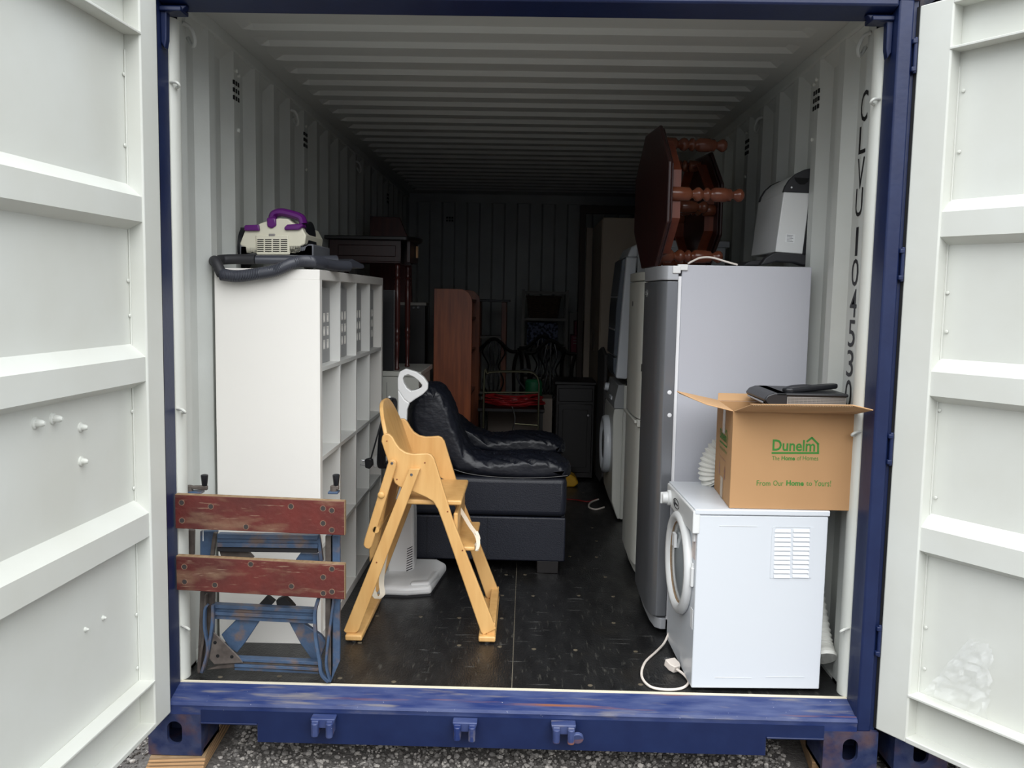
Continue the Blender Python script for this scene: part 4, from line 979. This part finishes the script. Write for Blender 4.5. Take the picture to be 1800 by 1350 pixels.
put('Yours!', 1254, 1405, 922, 972, 0, m_green, 'lettering', sf)
# the same print, smaller, on the left side
U = Vector((cx0-.0, cyn, 0))-Vector((cx0+.016, cyf, 0)); U.normalize(); nL = Vector((U.y, -U.x, 0))
def sideM(dist, z): p = Vector((cx0+.016, cyf, 0))+U*dist+Vector((0, 0, z))+nL*.0008; return Matrix(((U.x, 0, nL.x, p.x), (U.y, 0, nL.y, p.y), (0, 1, 0, p.z), (0, 0, 0, 1)))
text_mb('Dunelm', .135, .036, .022, sideM(.085, .868)).build('lettering', m_green, sl_, flat=True)
text_mb('The Home of Homes', .15, .013, 0, sideM(.085, .83)).build('lettering', m_green, sl_, flat=True)
b = MB(sideM(0, 0))
for p, q in (((.083,.856),(.238,.856)), ((.236,.856),(.236,.895)), ((.236,.895),(.212,.915)), ((.212,.915),(.194,.902))):
    d = (Vector(q)-Vector(p)).normalized(); n_ = Vector((d.y, -d.x))*.003
    b.add([(p[0]-n_.x, p[1]-n_.y, 0), (p[0]+n_.x, p[1]+n_.y, 0), (q[0]+n_.x, q[1]+n_.y, 0), (q[0]-n_.x, q[1]-n_.y, 0)], [(0,1,2,3)])
b.build('house_emblem', m_green, sl_, flat=True)
b = MB(sideM(0, 0))
for x in (.09, .20):
    b.add([(x, .735, 0), (x+.02, .735, 0), (x+.02, .755, 0), (x, .755, 0)], [(0,1,2,3)]); b.add([(x-.004, .76, 0), (x+.024, .76, 0), (x+.01, .785, 0)], [(0,1,2)])
b.add([(.09, .802, 0), (.22, .802, 0), (.22, .804, 0), (.09, .804, 0)], [(0,1,2,3)])
b.build('handling_marks', m_walnut, sl_, flat=True)
for z0_, z1_ in ((.895, .995), (.66, .735)): b = MB(sideM(0, 0)); b.add([(.135, z0_, .0003), (.185, z0_, .0003), (.185, z1_, .0003), (.135, z1_, .0003)], [(0,1,2,3)]); b.build('tape', m_tape, sl_)
# set-top style device and remote on the box
DV = thing('electronic_device', 'flat black and silver electronic device lying on the open cardboard box', 'device', (1.0, .22, cz1))
z0_ = cz1+.0015
MB().box(.935, 1.148, .098, .355, z0_+.004, z0_+.052).build('silver_body', m_gridm, DV, bevel=.006)
MB().box(.90, 1.152, .092, .36, z0_+.050, z0_+.061).build('top_cover', m_black, DV, bevel=.004)
MB().prism([(.94, z0_+.061), (.895, z0_+.061), (.872, z0_+.052), (.860, z0_+.036), (.870, z0_+.022), (.915, z0_+.002), (.94, z0_+.002)], 'y', .092, .36).build('rounded_front', m_black, DV, bevel=.004, ang=50)
MB().prism([(.864, z0_+.028), (.878, z0_+.013), (.915, z0_+.0005), (.905, z0_+.0005), (.862, z0_+.022)], 'y', .12, .34).build('silver_trim', m_strim, DV, bevel=.001)
gr = MB()
for i in range(44):
    for k in range(7): gr.box(.945+i*.0045, .9472+i*.0045, .0972, .099, z0_+.010+k*.0055, z0_+.0125+k*.0055)
gr.build('grille_hole', m_dark, DV, kind='stuff')
RC = thing('handset', 'black handset lying across the top of the black electronic device', 'handset', (1.06, .18, z0_+.061))
Mh = Matrix.Translation((1.045, .175, z0_+.0735)) @ Matrix.Rotation(rad(22), 4, 'Z') @ Matrix.Rotation(rad(-3), 4, 'Y')
MB(Mh).prism([(-.115, -.010), (-.10, -.024), (-.03, -.026), (.10, -.018), (.115, -.008), (.115, .012), (.10, .02), (-.03, .026), (-.10, .024), (-.115, .012)], 'z', -.010, .008).build('body', m_black, RC, bevel=.006, seg=3)
MB(Mh).puff((-.05, 0, .006), (.055, .021, .009), .8, nu=24, nv=12).build('grip', m_blackm, RC)

# ---------------------------------------------------------------- heater standing on the silver fridge
HT = thing('portable_heater', 'white and black portable appliance standing on the silver fridge', 'heater', (1.12, .92, 1.514))
def Hh(x, y, Y=.74): return at(1280+x/3.068, 280+y/3.068, Y)
MB().ext([Hh(300,176), Hh(444,182), Hh(402,512), Hh(254,500)], (0, .40, 0)).build('casing', m_app2, HT, bevel=.004)
MB().ext([Hh(444,180,.745), Hh(462,60,.745), Hh(455,300,.745), Hh(430,512,.745), Hh(402,512,.745)], (0, .39, 0)).build('rear_panel', m_black, HT, bevel=.002)
MB().ext([Hh(298,176), Hh(308,146), Hh(332,108), Hh(368,76), Hh(412,55), Hh(463,46), Hh(446,181)], (0, .022, 0)).build('end_cap', m_blackm, HT, bevel=.002)
MB().ext([Hh(298,176), Hh(308,146), Hh(332,108), Hh(368,76), Hh(412,55), Hh(463,46), Hh(446,181)], (0, .022, 0)).M and None
MB().ext([p+Vector((.004, .023, -.002)) for p in (Hh(298,176), Hh(308,146), Hh(332,108), Hh(368,76), Hh(412,55), Hh(463,46), Hh(446,181))], (0, .354, 0)).build('hood', m_app2, HT, ang=50)
MB().ext([p+Vector((0, .378, 0)) for p in (Hh(298,176), Hh(308,146), Hh(332,108), Hh(368,76), Hh(412,55), Hh(463,46), Hh(446,181))], (0, .022, 0)).build('end_cap', m_blackm, HT, bevel=.002)
MB().ext([p+Vector((0, -.001, 0)) for p in (Hh(356,98), Hh(436,102), Hh(430,122), Hh(412,136), Hh(385,136), Hh(364,118))], (0, .004, 0)).build('handle_slot', m_dark, HT)
for x, y, m in ((342,152,m_gasket), (447,88,m_dark)): MB().lathe([(.004, 0), (.003, .002)], Hh(x, y), (0, -1, 0), 10).build('button', m, HT)
lb = MB().ext([p+Vector((0, -.0006, 0)) for p in (Hh(312,400), Hh(362,405), Hh(356,452), Hh(306,446))], (0, .001, 0)).build('rating_label', m_lab, HT)
b = MB()
for k in range(5): b.ext([p+Vector((0, -.001, 0)) for p in (Hh(316,408+k*8), Hh(350-5*(k % 2),411+k*8), Hh(350-5*(k % 2),413+k*8), Hh(316,410+k*8))], (0, .0005, 0))
b.build('print', m_blackm, lb, kind='stuff')
MB().ext([Hh(80,572,.9), Hh(120,548,.9), Hh(190,540,.9), Hh(205,560,.9), Hh(170,574,.9)], (0, .2, 0)).build('foot', m_blackm, HT, bevel=.004)
MB().ext([Hh(172,572,.73), Hh(205,528,.73), Hh(255,500,.73), Hh(410,512,.73), Hh(440,535,.73), Hh(452,574,.73), Hh(400,572,.73), Hh(360,558,.73), Hh(260,552,.73), Hh(215,565,.73)], (0, .05, 0)).build('foot', m_blackm, HT, bevel=.006, seg=3)
MB().ext([Hh(172,572,1.08), Hh(205,528,1.08), Hh(255,500,1.08), Hh(410,512,1.08), Hh(440,535,1.08), Hh(452,574,1.08), Hh(400,572,1.08), Hh(360,558,1.08), Hh(260,552,1.08), Hh(215,565,1.08)], (0, .05, 0)).build('foot', m_blackm, HT, bevel=.006, seg=3)
pc = MB().tube(spline([(.67, .60, 1.520), (.69, .62, 1.530), (.73, .66, 1.546), (.78, .68, 1.548), (.84, .68, 1.532), (.88, .66, 1.520)], 8), .004, 8).build('cable', m_cable, loc=(.75, .64, 1.515))
tag(pc, 'white cable arching over the top of the silver fridge', 'cable')

# ---------------------------------------------------------------- octagonal tables on their sides
def oct_table(label, c, nrm, name='coffee_table', leglen=.325, A=.60):
    n = Vector(nrm).normalized(); up = Vector((0, 0, 1)); s = up.cross(n).normalized()
    M = Matrix(((s.x, up.x, n.x, c[0]), (s.y, up.y, n.y, c[1]), (s.z, up.z, n.z, c[2]), (0, 0, 0, 1)))
    t = thing(name, label, 'table', (c[0], c[1], c[2]-A/2), 'octagonal tables lying on their sides')
    r = A/2/cos(pi/8); O = lambda k, q: [(k*r*cos(pi/8+i*pi/4)*q, k*r*sin(pi/8+i*pi/4)*q) for i in range(8)]
    MB(M).prism(O(1, 1), 'z', 0, .016).build('tabletop', m_mahog, t, bevel=.006, seg=3)
    MB(M).prism(O(1, .965), 'z', .0165, .026).build('top_moulding', m_mahog, t, bevel=.004)
    for i in range(8):
        a0, a1 = pi/8+i*pi/4, pi/8+(i+1)*pi/4; q0, q1 = .80*r, .77*r
        P = [(q0*cos(a0), q0*sin(a0)), (q0*cos(a1), q0*sin(a1)), (q1*cos(a1), q1*sin(a1)), (q1*cos(a0), q1*sin(a0))]
        MB(M).prism(P, 'z', .026, .072).build('apron', m_mahog_a, t)
    LS_ = leglen/.325
    lp = [(.027,.026), (.029,.03), (.029,.105), (.022,.112), (.016,.118), (.018,.125), (.027,.134), (.030,.145), (.026,.156), (.018,.163), (.018,.168), (.028,.176), (.029,.186), (.019,.194), (.018,.198), (.026,.206), (.030,.216), (.030,.26), (.027,.266), (.027,.282), (.018,.289), (.016,.296), (.022,.305), (.028,.316), (.028,.326), (.02,.337), (.006,.342)]
    for x, y in ((0, .245), (0, -.245), (-.245, 0), (.245, 0)):
        MB(M).lathe([(r_, .026+(t_-.026)*LS_) for r_, t_ in lp], (x, y, 0), (0, 0, 1), 20).build('leg', m_mahog_t, t, ang=60)
    return t
oct_table('dark octagonal table on its side on the silver fridge, turned legs pointing right', (.562, 1.01, 1.514+.30), (.995, .105, 0))
oct_table('dark octagonal table on its side, farther back, turned legs pointing left', (.925, 1.66, 1.512+.30), (-.97, -.13, 0), leglen=.22)

# ---------------------------------------------------------------- left side, further in
CH = thing('chest', 'pale chest standing behind the white bookcase with the console table on it', 'chest', (-.88, 2.4, 0))
ctz = at(700, 653, 2.155).z
MB().box(-1.16, -.60, 2.165, 2.76, .0, ctz-.03).build('body', m_off, CH, bevel=.004)
MB().box(-1.165, -.585, 2.155, 2.77, ctz-.03, ctz).build('top', m_off, CH, bevel=.004)
for x in (-1.0, -.79): MB().box(x, x+.003, 2.163, 2.17, .06, .86).build('panel_joint', m_slot, CH)
CT = thing('console_table', 'dark mahogany half moon console table with slender turned legs on the pale chest', 'table', (-.9, 2.45, ctz))
zt = 1.69
pts = [(-1.165, 2.2), (-.70, 2.2)]+[(-.70+.085*sin(a*pi/16)*1.0, 2.2+.22*(1-cos(a*pi/16))) for a in range(1, 9)]+[(-.66, 2.62), (-.78, 2.7), (-1.165, 2.72)]
MB().prism(pts, 'z', zt, zt+.022).build('tabletop', m_ebony, CT, bevel=.004)
MB().box(-1.14, -.72, 2.235, 2.255, zt-.125, zt).build('apron', m_mahog, CT, bevel=.002)
MB().box(-1.09, -.75, 2.229, 2.236, zt-.095, zt-.03).build('apron_panel', m_mahog, CT, bevel=.006)
MB().box(-1.14, -.72, 2.225, 2.24, zt-.135, zt-.122).build('apron_bead', m_mahog, CT, bevel=.004)
MB().box(-1.14, -.70, 2.62, 2.64, zt-.125, zt).build('apron', m_mahog, CT, bevel=.002)
MB().box(-.69, -.67, 2.27, 2.6, zt-.125, zt).build('apron', m_mahog, CT, bevel=.002)
ml = mat('turned_leg', (70,32,28), .28)
lp = [(.014,0), (.016,.01), (.010,.02), (.012,.09), (.016,.16), (.012,.175), (.018,.185), (.012,.195), (.017,.21), (.017,.225), (.013,.235), (.016,.25), (.018,.40), (.018,.49), (.012,.50), (.018,.512), (.012,.522), (.019,.535), (.012,.545), (.016,.56), (.012,.58), (.017,.60), (.012,.61), (.020,.62)]
for x, y in ((at(698,600,2.26).x, 2.26), (at(716,600,2.50).x, 2.50), (-1.12, 2.26), (-1.12, 2.62)):
    MB().lathe([(r, z*1.02+.936-.936) for r, z in lp], (x, y, ctz+.001), (0, 0, 1), 14).build('leg', ml, CT, ang=60)
    MB().box(x-.019, x+.019, y-.019, y+.019, ctz+.628, zt).build('leg_block', m_mahog, CT)
MB().prism([(-1.14, zt-.12), (-1.08, zt-.12), (-1.085, zt-.19), (-1.10, zt-.2), (-1.105, zt-.26), (-1.14, zt-.30)], 'y', 2.235, 2.26).build('bracket', m_mahog, CT, bevel=.003)
MB().box(-.662, -.648, 2.47, 2.475, 1.60, 1.67).build('paper_tag', m_card_in, CT)
AS = thing('audio_stand', 'black glass fronted audio tower with silver edge beside the bookcase end', 'stand', (-.83, 2.2, ctz))
ax = at(694, 560, 2.185).x
MB().box(ax-.21, ax-.004, 2.185, 2.30, ctz+.001, 1.40).build('tower', m_black, AS, bevel=.003)
MB().box(ax-.006, ax, 2.179, 2.185, ctz+.002, 1.40).build('silver_edge', m_chrome, AS)
for z in (1.05, 1.2, 1.33): MB().box(ax-.21, ax-.007, 2.180, 2.185, z, z+.006).build('shelf_edge', m_blackm, AS)
PN = MB().ext([at(650,380,3.2), at(702,382,3.2), at(722,430,3.2), at(724,520,3.2), Vector((at(724,520,3.2).x, 3.2, .0)), Vector((at(650,520,3.2).x, 3.2, .0))], (0, .03, 0)).build('table_leaf', m_purp_dark, bevel=.004, loc=(-1.0, 3.2, 0))
tag(PN, 'dark red-brown wooden table leaf standing upright behind the console table', 'table leaf')
DC = thing('cabinet', 'dark cabinet with pale top edge and small knobs behind the console table legs', 'cabinet', (-.85, 3.25, 0))
a = at(662, 532, 3.02); b = at(748, 532, 3.02)
MB().box(-1.16, b.x, 3.02, 3.17, 0, b.z-.02).build('body', m_ebony, DC, bevel=.004)
MB().box(-1.165, b.x+.006, 3.01, 3.175, b.z-.02, b.z).build('top_edge', m_grey_s, DC, bevel=.002)
for px in (716, 727, 735): p = at(px, 541, 3.012); MB().cyl((p.x, 3.02, p.z), (p.x, 3.005, p.z), .008, n=10).build('knob', m_chrome, DC)
# brown bookcase with rounded ends
BB = thing('bookcase', 'brown veneered bookcase with rounded top corners behind the armchair', 'bookcase', (-.46, 3.3, 0))
def rside(y): 
    x0, x1, zt, r = -.582, -.332, 1.418, .085
    pts = [(x0, 0), (x1, 0), (x1, zt-r)]+[(x1-r+r*cos(a*pi/16), zt-r+r*sin(a*pi/16)) for a in range(1, 9)]+[(x0, zt)]
    return MB().prism(pts, 'y', y, y+.022).build('side_panel', m_walnut, BB, bevel=.002)
rside(2.80); rside(3.72)
MB().box(-.582, -.575, 2.82, 3.72, .02, 1.40).build('back_panel', m_walnut, BB)
for z in (.05, .36, .67, .97, 1.2, 1.33): MB().box(-.575, -.36, 2.822, 3.72, z, z+.018).build('shelf', m_walnut, BB)
# mid-floor clutter: small dark table with red cable coil, tubular chair frame, green can
ST = thing('side_table', 'low black side table behind the armchair holding the red cable', 'table', (-.05, 3.2, 0))
MB().box(-.30, .16, 3.02, 3.49, .585, .61).build('tabletop', m_ebony, ST, bevel=.004)
for x in (-.28, .12):
    for y in (3.04, 3.38): MB().box(x, x+.03, y, y+.03, 0, .585).build('leg', m_ebony, ST)
MB().box(-.27, .13, 3.06, 3.38, .2, .22).build('shelf', m_purp_dark, ST)
rc = thing('cable_coil', 'bundle of bright red cable heaped behind the armchair', 'cable', (-.05, 3.2, .61))
for k in range(12):
    a = random.uniform; pts = []
    for j in range(12):
        t = 2*pi*j/12; pts.append((-.06+(.19+a(-.06,.04))*cos(t), 3.2+(.10+a(-.04,.04))*sin(t), .618+.0035*k+.028*abs(cos(t))**2*(k/12)+a(0,.012)))
    MB().tube(spline(pts, 4, closed=True), .0055, 6, closed=True).build('loop', m_redc, rc)
WC = thing('watering_can', 'dark green plastic can on the black side table', 'can', (.09, 3.24, .61))
a = at(920, 676, 3.30)
MB().lathe([(.06, 0), (.065, .01), (.062, .15), (.05, .165), (.02, .17)], (.085, 3.415, .611), (0, 0, 1), 20).build('body', m_greenc, WC)
MB().tube(spline([(.03, 3.41, .70), (-.02, 3.41, .76), (-.03, 3.41, .82), (.03, 3.41, .85), (.10, 3.41, .82)], 5), .008, 8).build('handle', m_blackm, WC)
TF2 = thing('tubular_chair_frame', 'brass coloured tubular metal chair frame behind the armchair', 'chair frame', (-.05, 2.9, 0))
T = lambda x, y, Y=2.92: at(x, y, Y)
for dy in (0, .05):
    P = [T(838,752), T(851,722), T(851,668), T(857,657), T(870,654), T(925,654), T(940,658), T(947,672), T(947,700)]
    P = [Vector((P[2].x, 2.92+dy, .0))]+[p+Vector((0, dy, 0)) for p in P[2:]]+[Vector((P[-1].x, 2.92+dy, .0))]
    MB().tube(spline(P, 5), .0065, 10).build('tube_hoop', m_gold, TF2)
    if dy: break
MB().cyl(T(851,690), T(947,690), .006, n=8).build('cross_tube', m_gold, TF2)
MB().tube(spline([T(900,715), T(905,735), T(902,755), T(897,790)], 5), .005, 8).build('stay', m_chrome, TF2)
MB().cyl(T(905,745), T(945,748), .006, n=8).build('cross_tube', m_gold, TF2)
WX = MB().box(-.26, .235, 3.75, 4.03, .0, .60).build('cardboard_box', mat('pale_card', (150,138,128), .8), bevel=.003, loc=(0, 4, 0))
tag(WX, 'pale low cardboard box behind the red cable and the green can', 'box')
# dark cabinet
BC = thing('cabinet', 'near black wooden cabinet with a panelled door at the end of the aisle', 'cabinet', (.40, 3.75, 0))
MB().box(.258, .545, 3.60, 3.98, .02, .725).build('body', m_ebony, BC, bevel=.004)
MB().box(.245, .556, 3.585, 3.99, .725, .75).build('top', m_ebony, BC, bevel=.005)
MB().box(.275, .53, 3.59, 3.6, .60, .70).build('drawer', m_ebony, BC, bevel=.004)
MB().box(.275, .53, 3.59, 3.6, .06, .58).build('door', m_ebony, BC, bevel=.004)
MB().box(.31, .495, 3.586, 3.591, .10, .54).build('door_panel', m_ebony, BC, bevel=.003)
MB().cyl((.50, 3.59, .50), (.50, 3.575, .50), .008, n=10).build('knob', m_chrome, BC)
# carved dining chairs
def carved(x, y, label, w=.42, zt=1.03, rz=0, dup=None):
    M = Matrix.Translation((x, y, 0)) @ Matrix.Rotation(rad(rz), 4, 'Z')
    t = thing('dining_chair', label, 'chair', (x, y, 0), 'carved dark dining chairs at the back')
    def crest(u): return zt-.11+.11*cos(min(abs(u)*1.25, 1)*pi)*.5+.055 - .0
    up = [(u*w/2, crest(u)) for u in [k/12-1 for k in range(25)]]
    MB(M).tube([(a, 0, b) for a, b in up], .016, 8).build('crest_rail', m_ebony, t)
    for s in (-1, 1):
        MB(M).tube(spline([(s*w/2, 0, zt-.11), (s*(w/2-.03), .0, .75), (s*(w/2-.025), .0, .45), (s*(w/2-.02), .03, .0)], 5), .016, 8).build('rear_leg', m_ebony, t)
        MB(M).tube(spline([(s*(w/2-.01), -.40, .42), (s*(w/2), -.42, .25), (s*(w/2-.01), -.40, .0)], 5), .018, 8).build('front_leg', m_ebony, t)
    MB(M).prism([(-w/2+.02, -.42), (w/2-.02, -.42), (w/2-.03, -.02), (-w/2+.03, -.02)], 'z', .41, .46).build('seat', m_blackm, t, bevel=.01)
    for k in (-2, -1, 0, 1, 2):
        MB(M).tube(spline([(k*.012, 0, .47), (k*.045, -.005, .62), (k*.022, 0, .76), (k*.05, -.005, .88), (k*.03, 0, zt-.02-.01*abs(k))], 6), .007, 6).build('splat', m_ebony, t)
    MB(M).tube([(-w/2+.03, 0, .50), (w/2-.03, 0, .50)], .012, 8).build('lower_rail', m_ebony, t)
    return t
carved(.17, 5.05, 'carved black dining chair behind another, below the blue patterned box', rz=0, zt=1.02)
carved(.235, 4.50, 'foremost carved black dining chair, nearest the dark cabinet', rz=-2, zt=1.01)
carved(-.26, 4.80, 'carved black dining chair beside the brown bookcase', rz=0, zt=1.0)
# ladder shelf with basket and patterned box
LS = thing('shelf_unit', 'pale open ladder shelf against the back wall', 'shelf', (.19, 5.45, 0))
for x in (-.025, .385):
    for y in (5.30, 5.62): MB().box(x, x+.028, y, y+.028, 0, 1.445 if y < 5.4 else 1.40).build('upright', m_grey_s, LS)
for z in (1.405, 1.155, .90, .60, .28): MB().box(.003, .385, 5.302, 5.325, z, z+.024).box(.003, .385, 5.62, 5.645, z, z+.02).build('rail', m_grey_s, LS)
for z in (1.155, .90, .60, .28): MB().box(.003, .385, 5.326, 5.62, z+.004, z+.018).build('shelf', m_grey_s, LS)
BS = thing('basket', 'brown wicker basket on the upper level of the pale ladder shelf', 'basket', (.18, 5.45, 1.174))
zb = 1.174
MB().hexa([(.045,5.35,zb), (.315,5.35,zb), (.315,5.58,zb), (.045,5.58,zb)], [(.02,5.33,zb+.205), (.345,5.33,zb+.205), (.345,5.6,zb+.205), (.02,5.6,zb+.205)]).build('body', m_wicker, BS, bevel=.01)
MB().tube([(.02,5.33,zb+.205), (.345,5.33,zb+.205), (.345,5.6,zb+.205), (.02,5.6,zb+.205)], .010, 8, closed=True).build('rim', m_wicker, BS)
for k in range(9): MB().tube([(.043-.0026*k,5.346-.002*k,zb+.02+k*.022), (.317+.003*k,5.346-.002*k,zb+.02+k*.022)], .004, 6).build('weave', m_wicker, BS)
PB = MB().box(.03, .32, 5.34, 5.58, .919, 1.135).build('fabric_box', m_cloth, bevel=.004, loc=(.17, 5.45, .919))
tag(PB, 'blue and white patterned fabric box below the wicker basket', 'box')
# tall narrow stand left of the ladder shelf
NS = thing('display_stand', 'tall wooden stand with overhanging dark top behind the brown bookcase', 'stand', (-.27, 5.0, 0))
MB().box(-.42, -.125, 4.85, 5.15, 1.325, 1.345).build('top', m_ebony, NS, bevel=.004)
MB().box(-.20, -.155, 4.87, 5.13, 0, 1.325).build('side_panel', m_walnut, NS, bevel=.003)
MB().box(-.40, -.385, 4.87, 5.13, 0, 1.325).build('side_panel', m_walnut, NS, bevel=.003)
MB().box(-.385, -.20, 4.9, 5.1, 1.0, 1.02).build('shelf', m_grey_s, NS); MB().box(-.385, -.20, 4.9, 5.1, .5, .52).build('shelf', m_grey_s, NS)
# boxes right of the shelf
for (x0_, x1_, z0_, z1_, m, n_, lab) in ((.44, .56, 0, .86, m_grey_s, 'carton', 'pale grey carton at the bottom of the stack right of the ladder shelf'),
        (.44, .575, .861, 1.03, m_wine, 'carton', 'lower wine red carton in the stack right of the ladder shelf'), (.47, .57, 1.031, 1.16, m_wine, 'carton', 'upper wine red carton in the stack right of the ladder shelf'),):
    o = MB().box(x0_, x1_, 5.2, 5.4, z0_, z1_).build(n_, m, bevel=.003, loc=(.5, 5.3, z0_)); tag(o, lab, 'box')
    if m is m_wine:
        for k in range(3): MB().box(x0_+.02, x1_-.03, 5.1985, 5.2, z1_-.03-k*.025, z1_-.024-k*.025).build('print_line', m_grey_s, o)
o = MB().box(.43, .55, 5.45, 5.47, .0, 1.235).build('board', m_grey_s, loc=(.49, 5.46, 0), bevel=.002); tag(o, 'pale flat board standing behind the wine red cartons', 'board')
# wardrobe and the framed mattress behind
WR = thing('wardrobe', 'tall beige wardrobe near the back right corner', 'wardrobe', (.85, 4.2, 0))
MB().box(.590, 1.15, 3.82, 4.75, 0, 1.985).build('body', m_beige, WR, bevel=.004)
MB().box(.584, .59, 3.83, 4.28, .06, 1.97).build('door', m_beige, WR, bevel=.002); MB().box(.584, .59, 4.29, 4.74, .06, 1.97).build('door', m_beige, WR, bevel=.002)
for y in (4.24, 4.33): MB().box(.572, .584, y-.008, y+.008, .95, 1.1).build('handle', m_darkbr, WR, bevel=.003)
BF = thing('wooden_frame', 'dark brown wooden frame with pale panel standing behind the beige wardrobe', 'frame', (.8, 4.95, 0))
MB().box(.48, .53, 4.92, 5.0, 0, 2.19).build('post', m_darkbr, BF, bevel=.003); MB().box(1.08, 1.13, 4.92, 5.0, 0, 2.19).build('post', m_darkbr, BF, bevel=.003)
MB().box(.53, 1.08, 4.93, 4.99, 2.12, 2.19).build('top_rail', m_darkbr, BF, bevel=.003)
MB().box(.535, .59, 4.86, 4.92, .0, 1.99).build('pale_edge', m_beige, BF, bevel=.003)
DB = MB().prism([(3.15, .12), (3.3, .05), (3.72, .02), (3.76, .98), (3.5, 1.02), (3.2, .98)], 'x', .575, .60).build('blanket', m_panel_dark, bevel=.008, loc=(.585, 3.45, 0))
tag(DB, 'dark grey blanket hanging between the washing machine and the wardrobe', 'blanket')
# ---------------------------------------------------------------- washing machine with a tall appliance on top
WM = thing('washing_machine', 'white washing machine beyond the fridges with its round door facing the aisle', 'washing machine', (.87, 2.7, 0))
MB().box(.63, 1.13, 2.40, 2.99, .01, .845).build('cabinet', m_off, WM, bevel=.004)
fr = [(.63, .06), (.60, .02), (.575, .10), (.568, .68), (.60, .845), (.63, .845)]
MB().prism([(.632, .012), (.612, .012), (.575, .12), (.568, .66), (.575, .70), (.632, .70)], 'y', 2.40, 2.99).build('front_panel', m_off, WM, bevel=.006)
MB().prism([(.632, .702), (.572, .702), (.572, .74), (.595, .848), (.632, .848)], 'y', 2.40, 2.99).build('control_panel', mat('grey_white_panel', (150,152,152), .4), WM, bevel=.004)
d_ = MB().lathe([(.15, 0), (.185, 0), (.19, .02), (.18, .04), (.16, .045), (.14, .03), (.13, .0)], (.572, 2.70, .435), (-1, 0, 0), 36).build('door_ring', m_app, WM, ang=60)
MB().lathe([(.135, .0), (.13, .02), (.09, .035), (.02, .04)], (.572, 2.70, .435), (-1, 0, 0), 30).build('door_glass', m_glassd, d_, ang=60)
MB().lathe([(.028, 0), (.026, .025), (.02, .028)], (.578, 2.86, .79), (-1, 0, .2), 16).build('dial', m_app, WM)
MB().box(.565, .580, 2.55, 2.68, .74, .76).build('button_row', m_app, WM, bevel=.002)
for y in (2.45, 2.94): MB().cyl((.68, y, 0), (.68, y, .012), .02, n=12).build('foot', m_blackm, WM)
TA = thing('appliance', 'tall pale appliance with dark glass front standing on the washing machine', 'appliance', (.85, 2.65, .85))
TM = rot('Y', 3.2, (1.08, 2.4, .862))
MB(TM).box(.64, 1.08, 2.38, 2.88, .862, 1.685).build('cabinet', m_app, TA, bevel=.02, seg=3)
MB(TM).box(.575, .645, 2.38, 2.88, .862, 1.60).build('door_frame', m_app, TA, bevel=.012, seg=3)
MB(TM).prism([(.645, 1.60), (.58, 1.60), (.60, 1.66), (.645, 1.685)], 'y', 2.385, 2.875).build('top_cap', m_app, TA, bevel=.01)
MB(TM).prism([(.58, .99), (.553, 1.0), (.545, 1.3), (.555, 1.58), (.58, 1.60)], 'y', 2.42, 2.86).build('door_glass', m_glassd, TA, bevel=.006)
MB(TM).prism([(.58, .862), (.56, .90), (.553, .985), (.58, .985)], 'y', 2.42, 2.86).build('lower_panel', m_glassd, TA, bevel=.004)
for z in (1.15, 1.35): MB(TM).box(.546, .556, 2.43, 2.85, z, z+.01).build('glass_bar', m_strim, TA)
MB(TM).box(.640, .646, 2.3785, 2.381, 1.0, 1.60).build('side_joint', m_dark, TA)
for x, y in ((.66, 2.42), (1.0, 2.42), (.66, 2.84), (1.0, 2.84)): MB().cyl((x, y, .846), (x, y, .872), .018, n=10).build('foot', m_blackm, TA)
BT = MB().box(.74, 1.12, 2.45, 2.85, 1.716, 1.77).build('tray', m_blackm, bevel=.008, loc=(.92, 2.65, 1.716)); tag(BT, 'black flat tray on top of the tall pale appliance', 'tray')
YS = MB().prism([(.30, .0), (.395, .0), (.43, .03), (.40, .075), (.35, .10), (.30, .095)], 'y', 3.35, 3.5).build('plastic_bag', m_yellow, bevel=.012, seg=3, loc=(.36, 3.42, 0)); tag(YS, 'yellow plastic bag on the floor just past the armchair arm', 'bag')
o = MB().tube(spline([(.27, 2.95, .006), (.38, 2.93, .006), (.46, 2.88, .006), (.53, 2.96, .006)], 8), .004, 6).build('cable', m_redc, loc=(.4, 2.9, 0)); tag(o, 'thin red cable on the floor beside the washing machine', 'cable')
o = MB().tube(spline([(.56, 2.72, .008), (.50, 2.66, .007), (.46, 2.72, .007), (.48, 2.85, .007), (.54, 2.95, .007)], 8), .006, 8).build('cable', m_cable, loc=(.5, 2.8, 0)); tag(o, 'white cable looping on the floor at the washing machine foot', 'cable')
for o in list(bpy.data.objects):
    if '_o' in o: del o['_o']
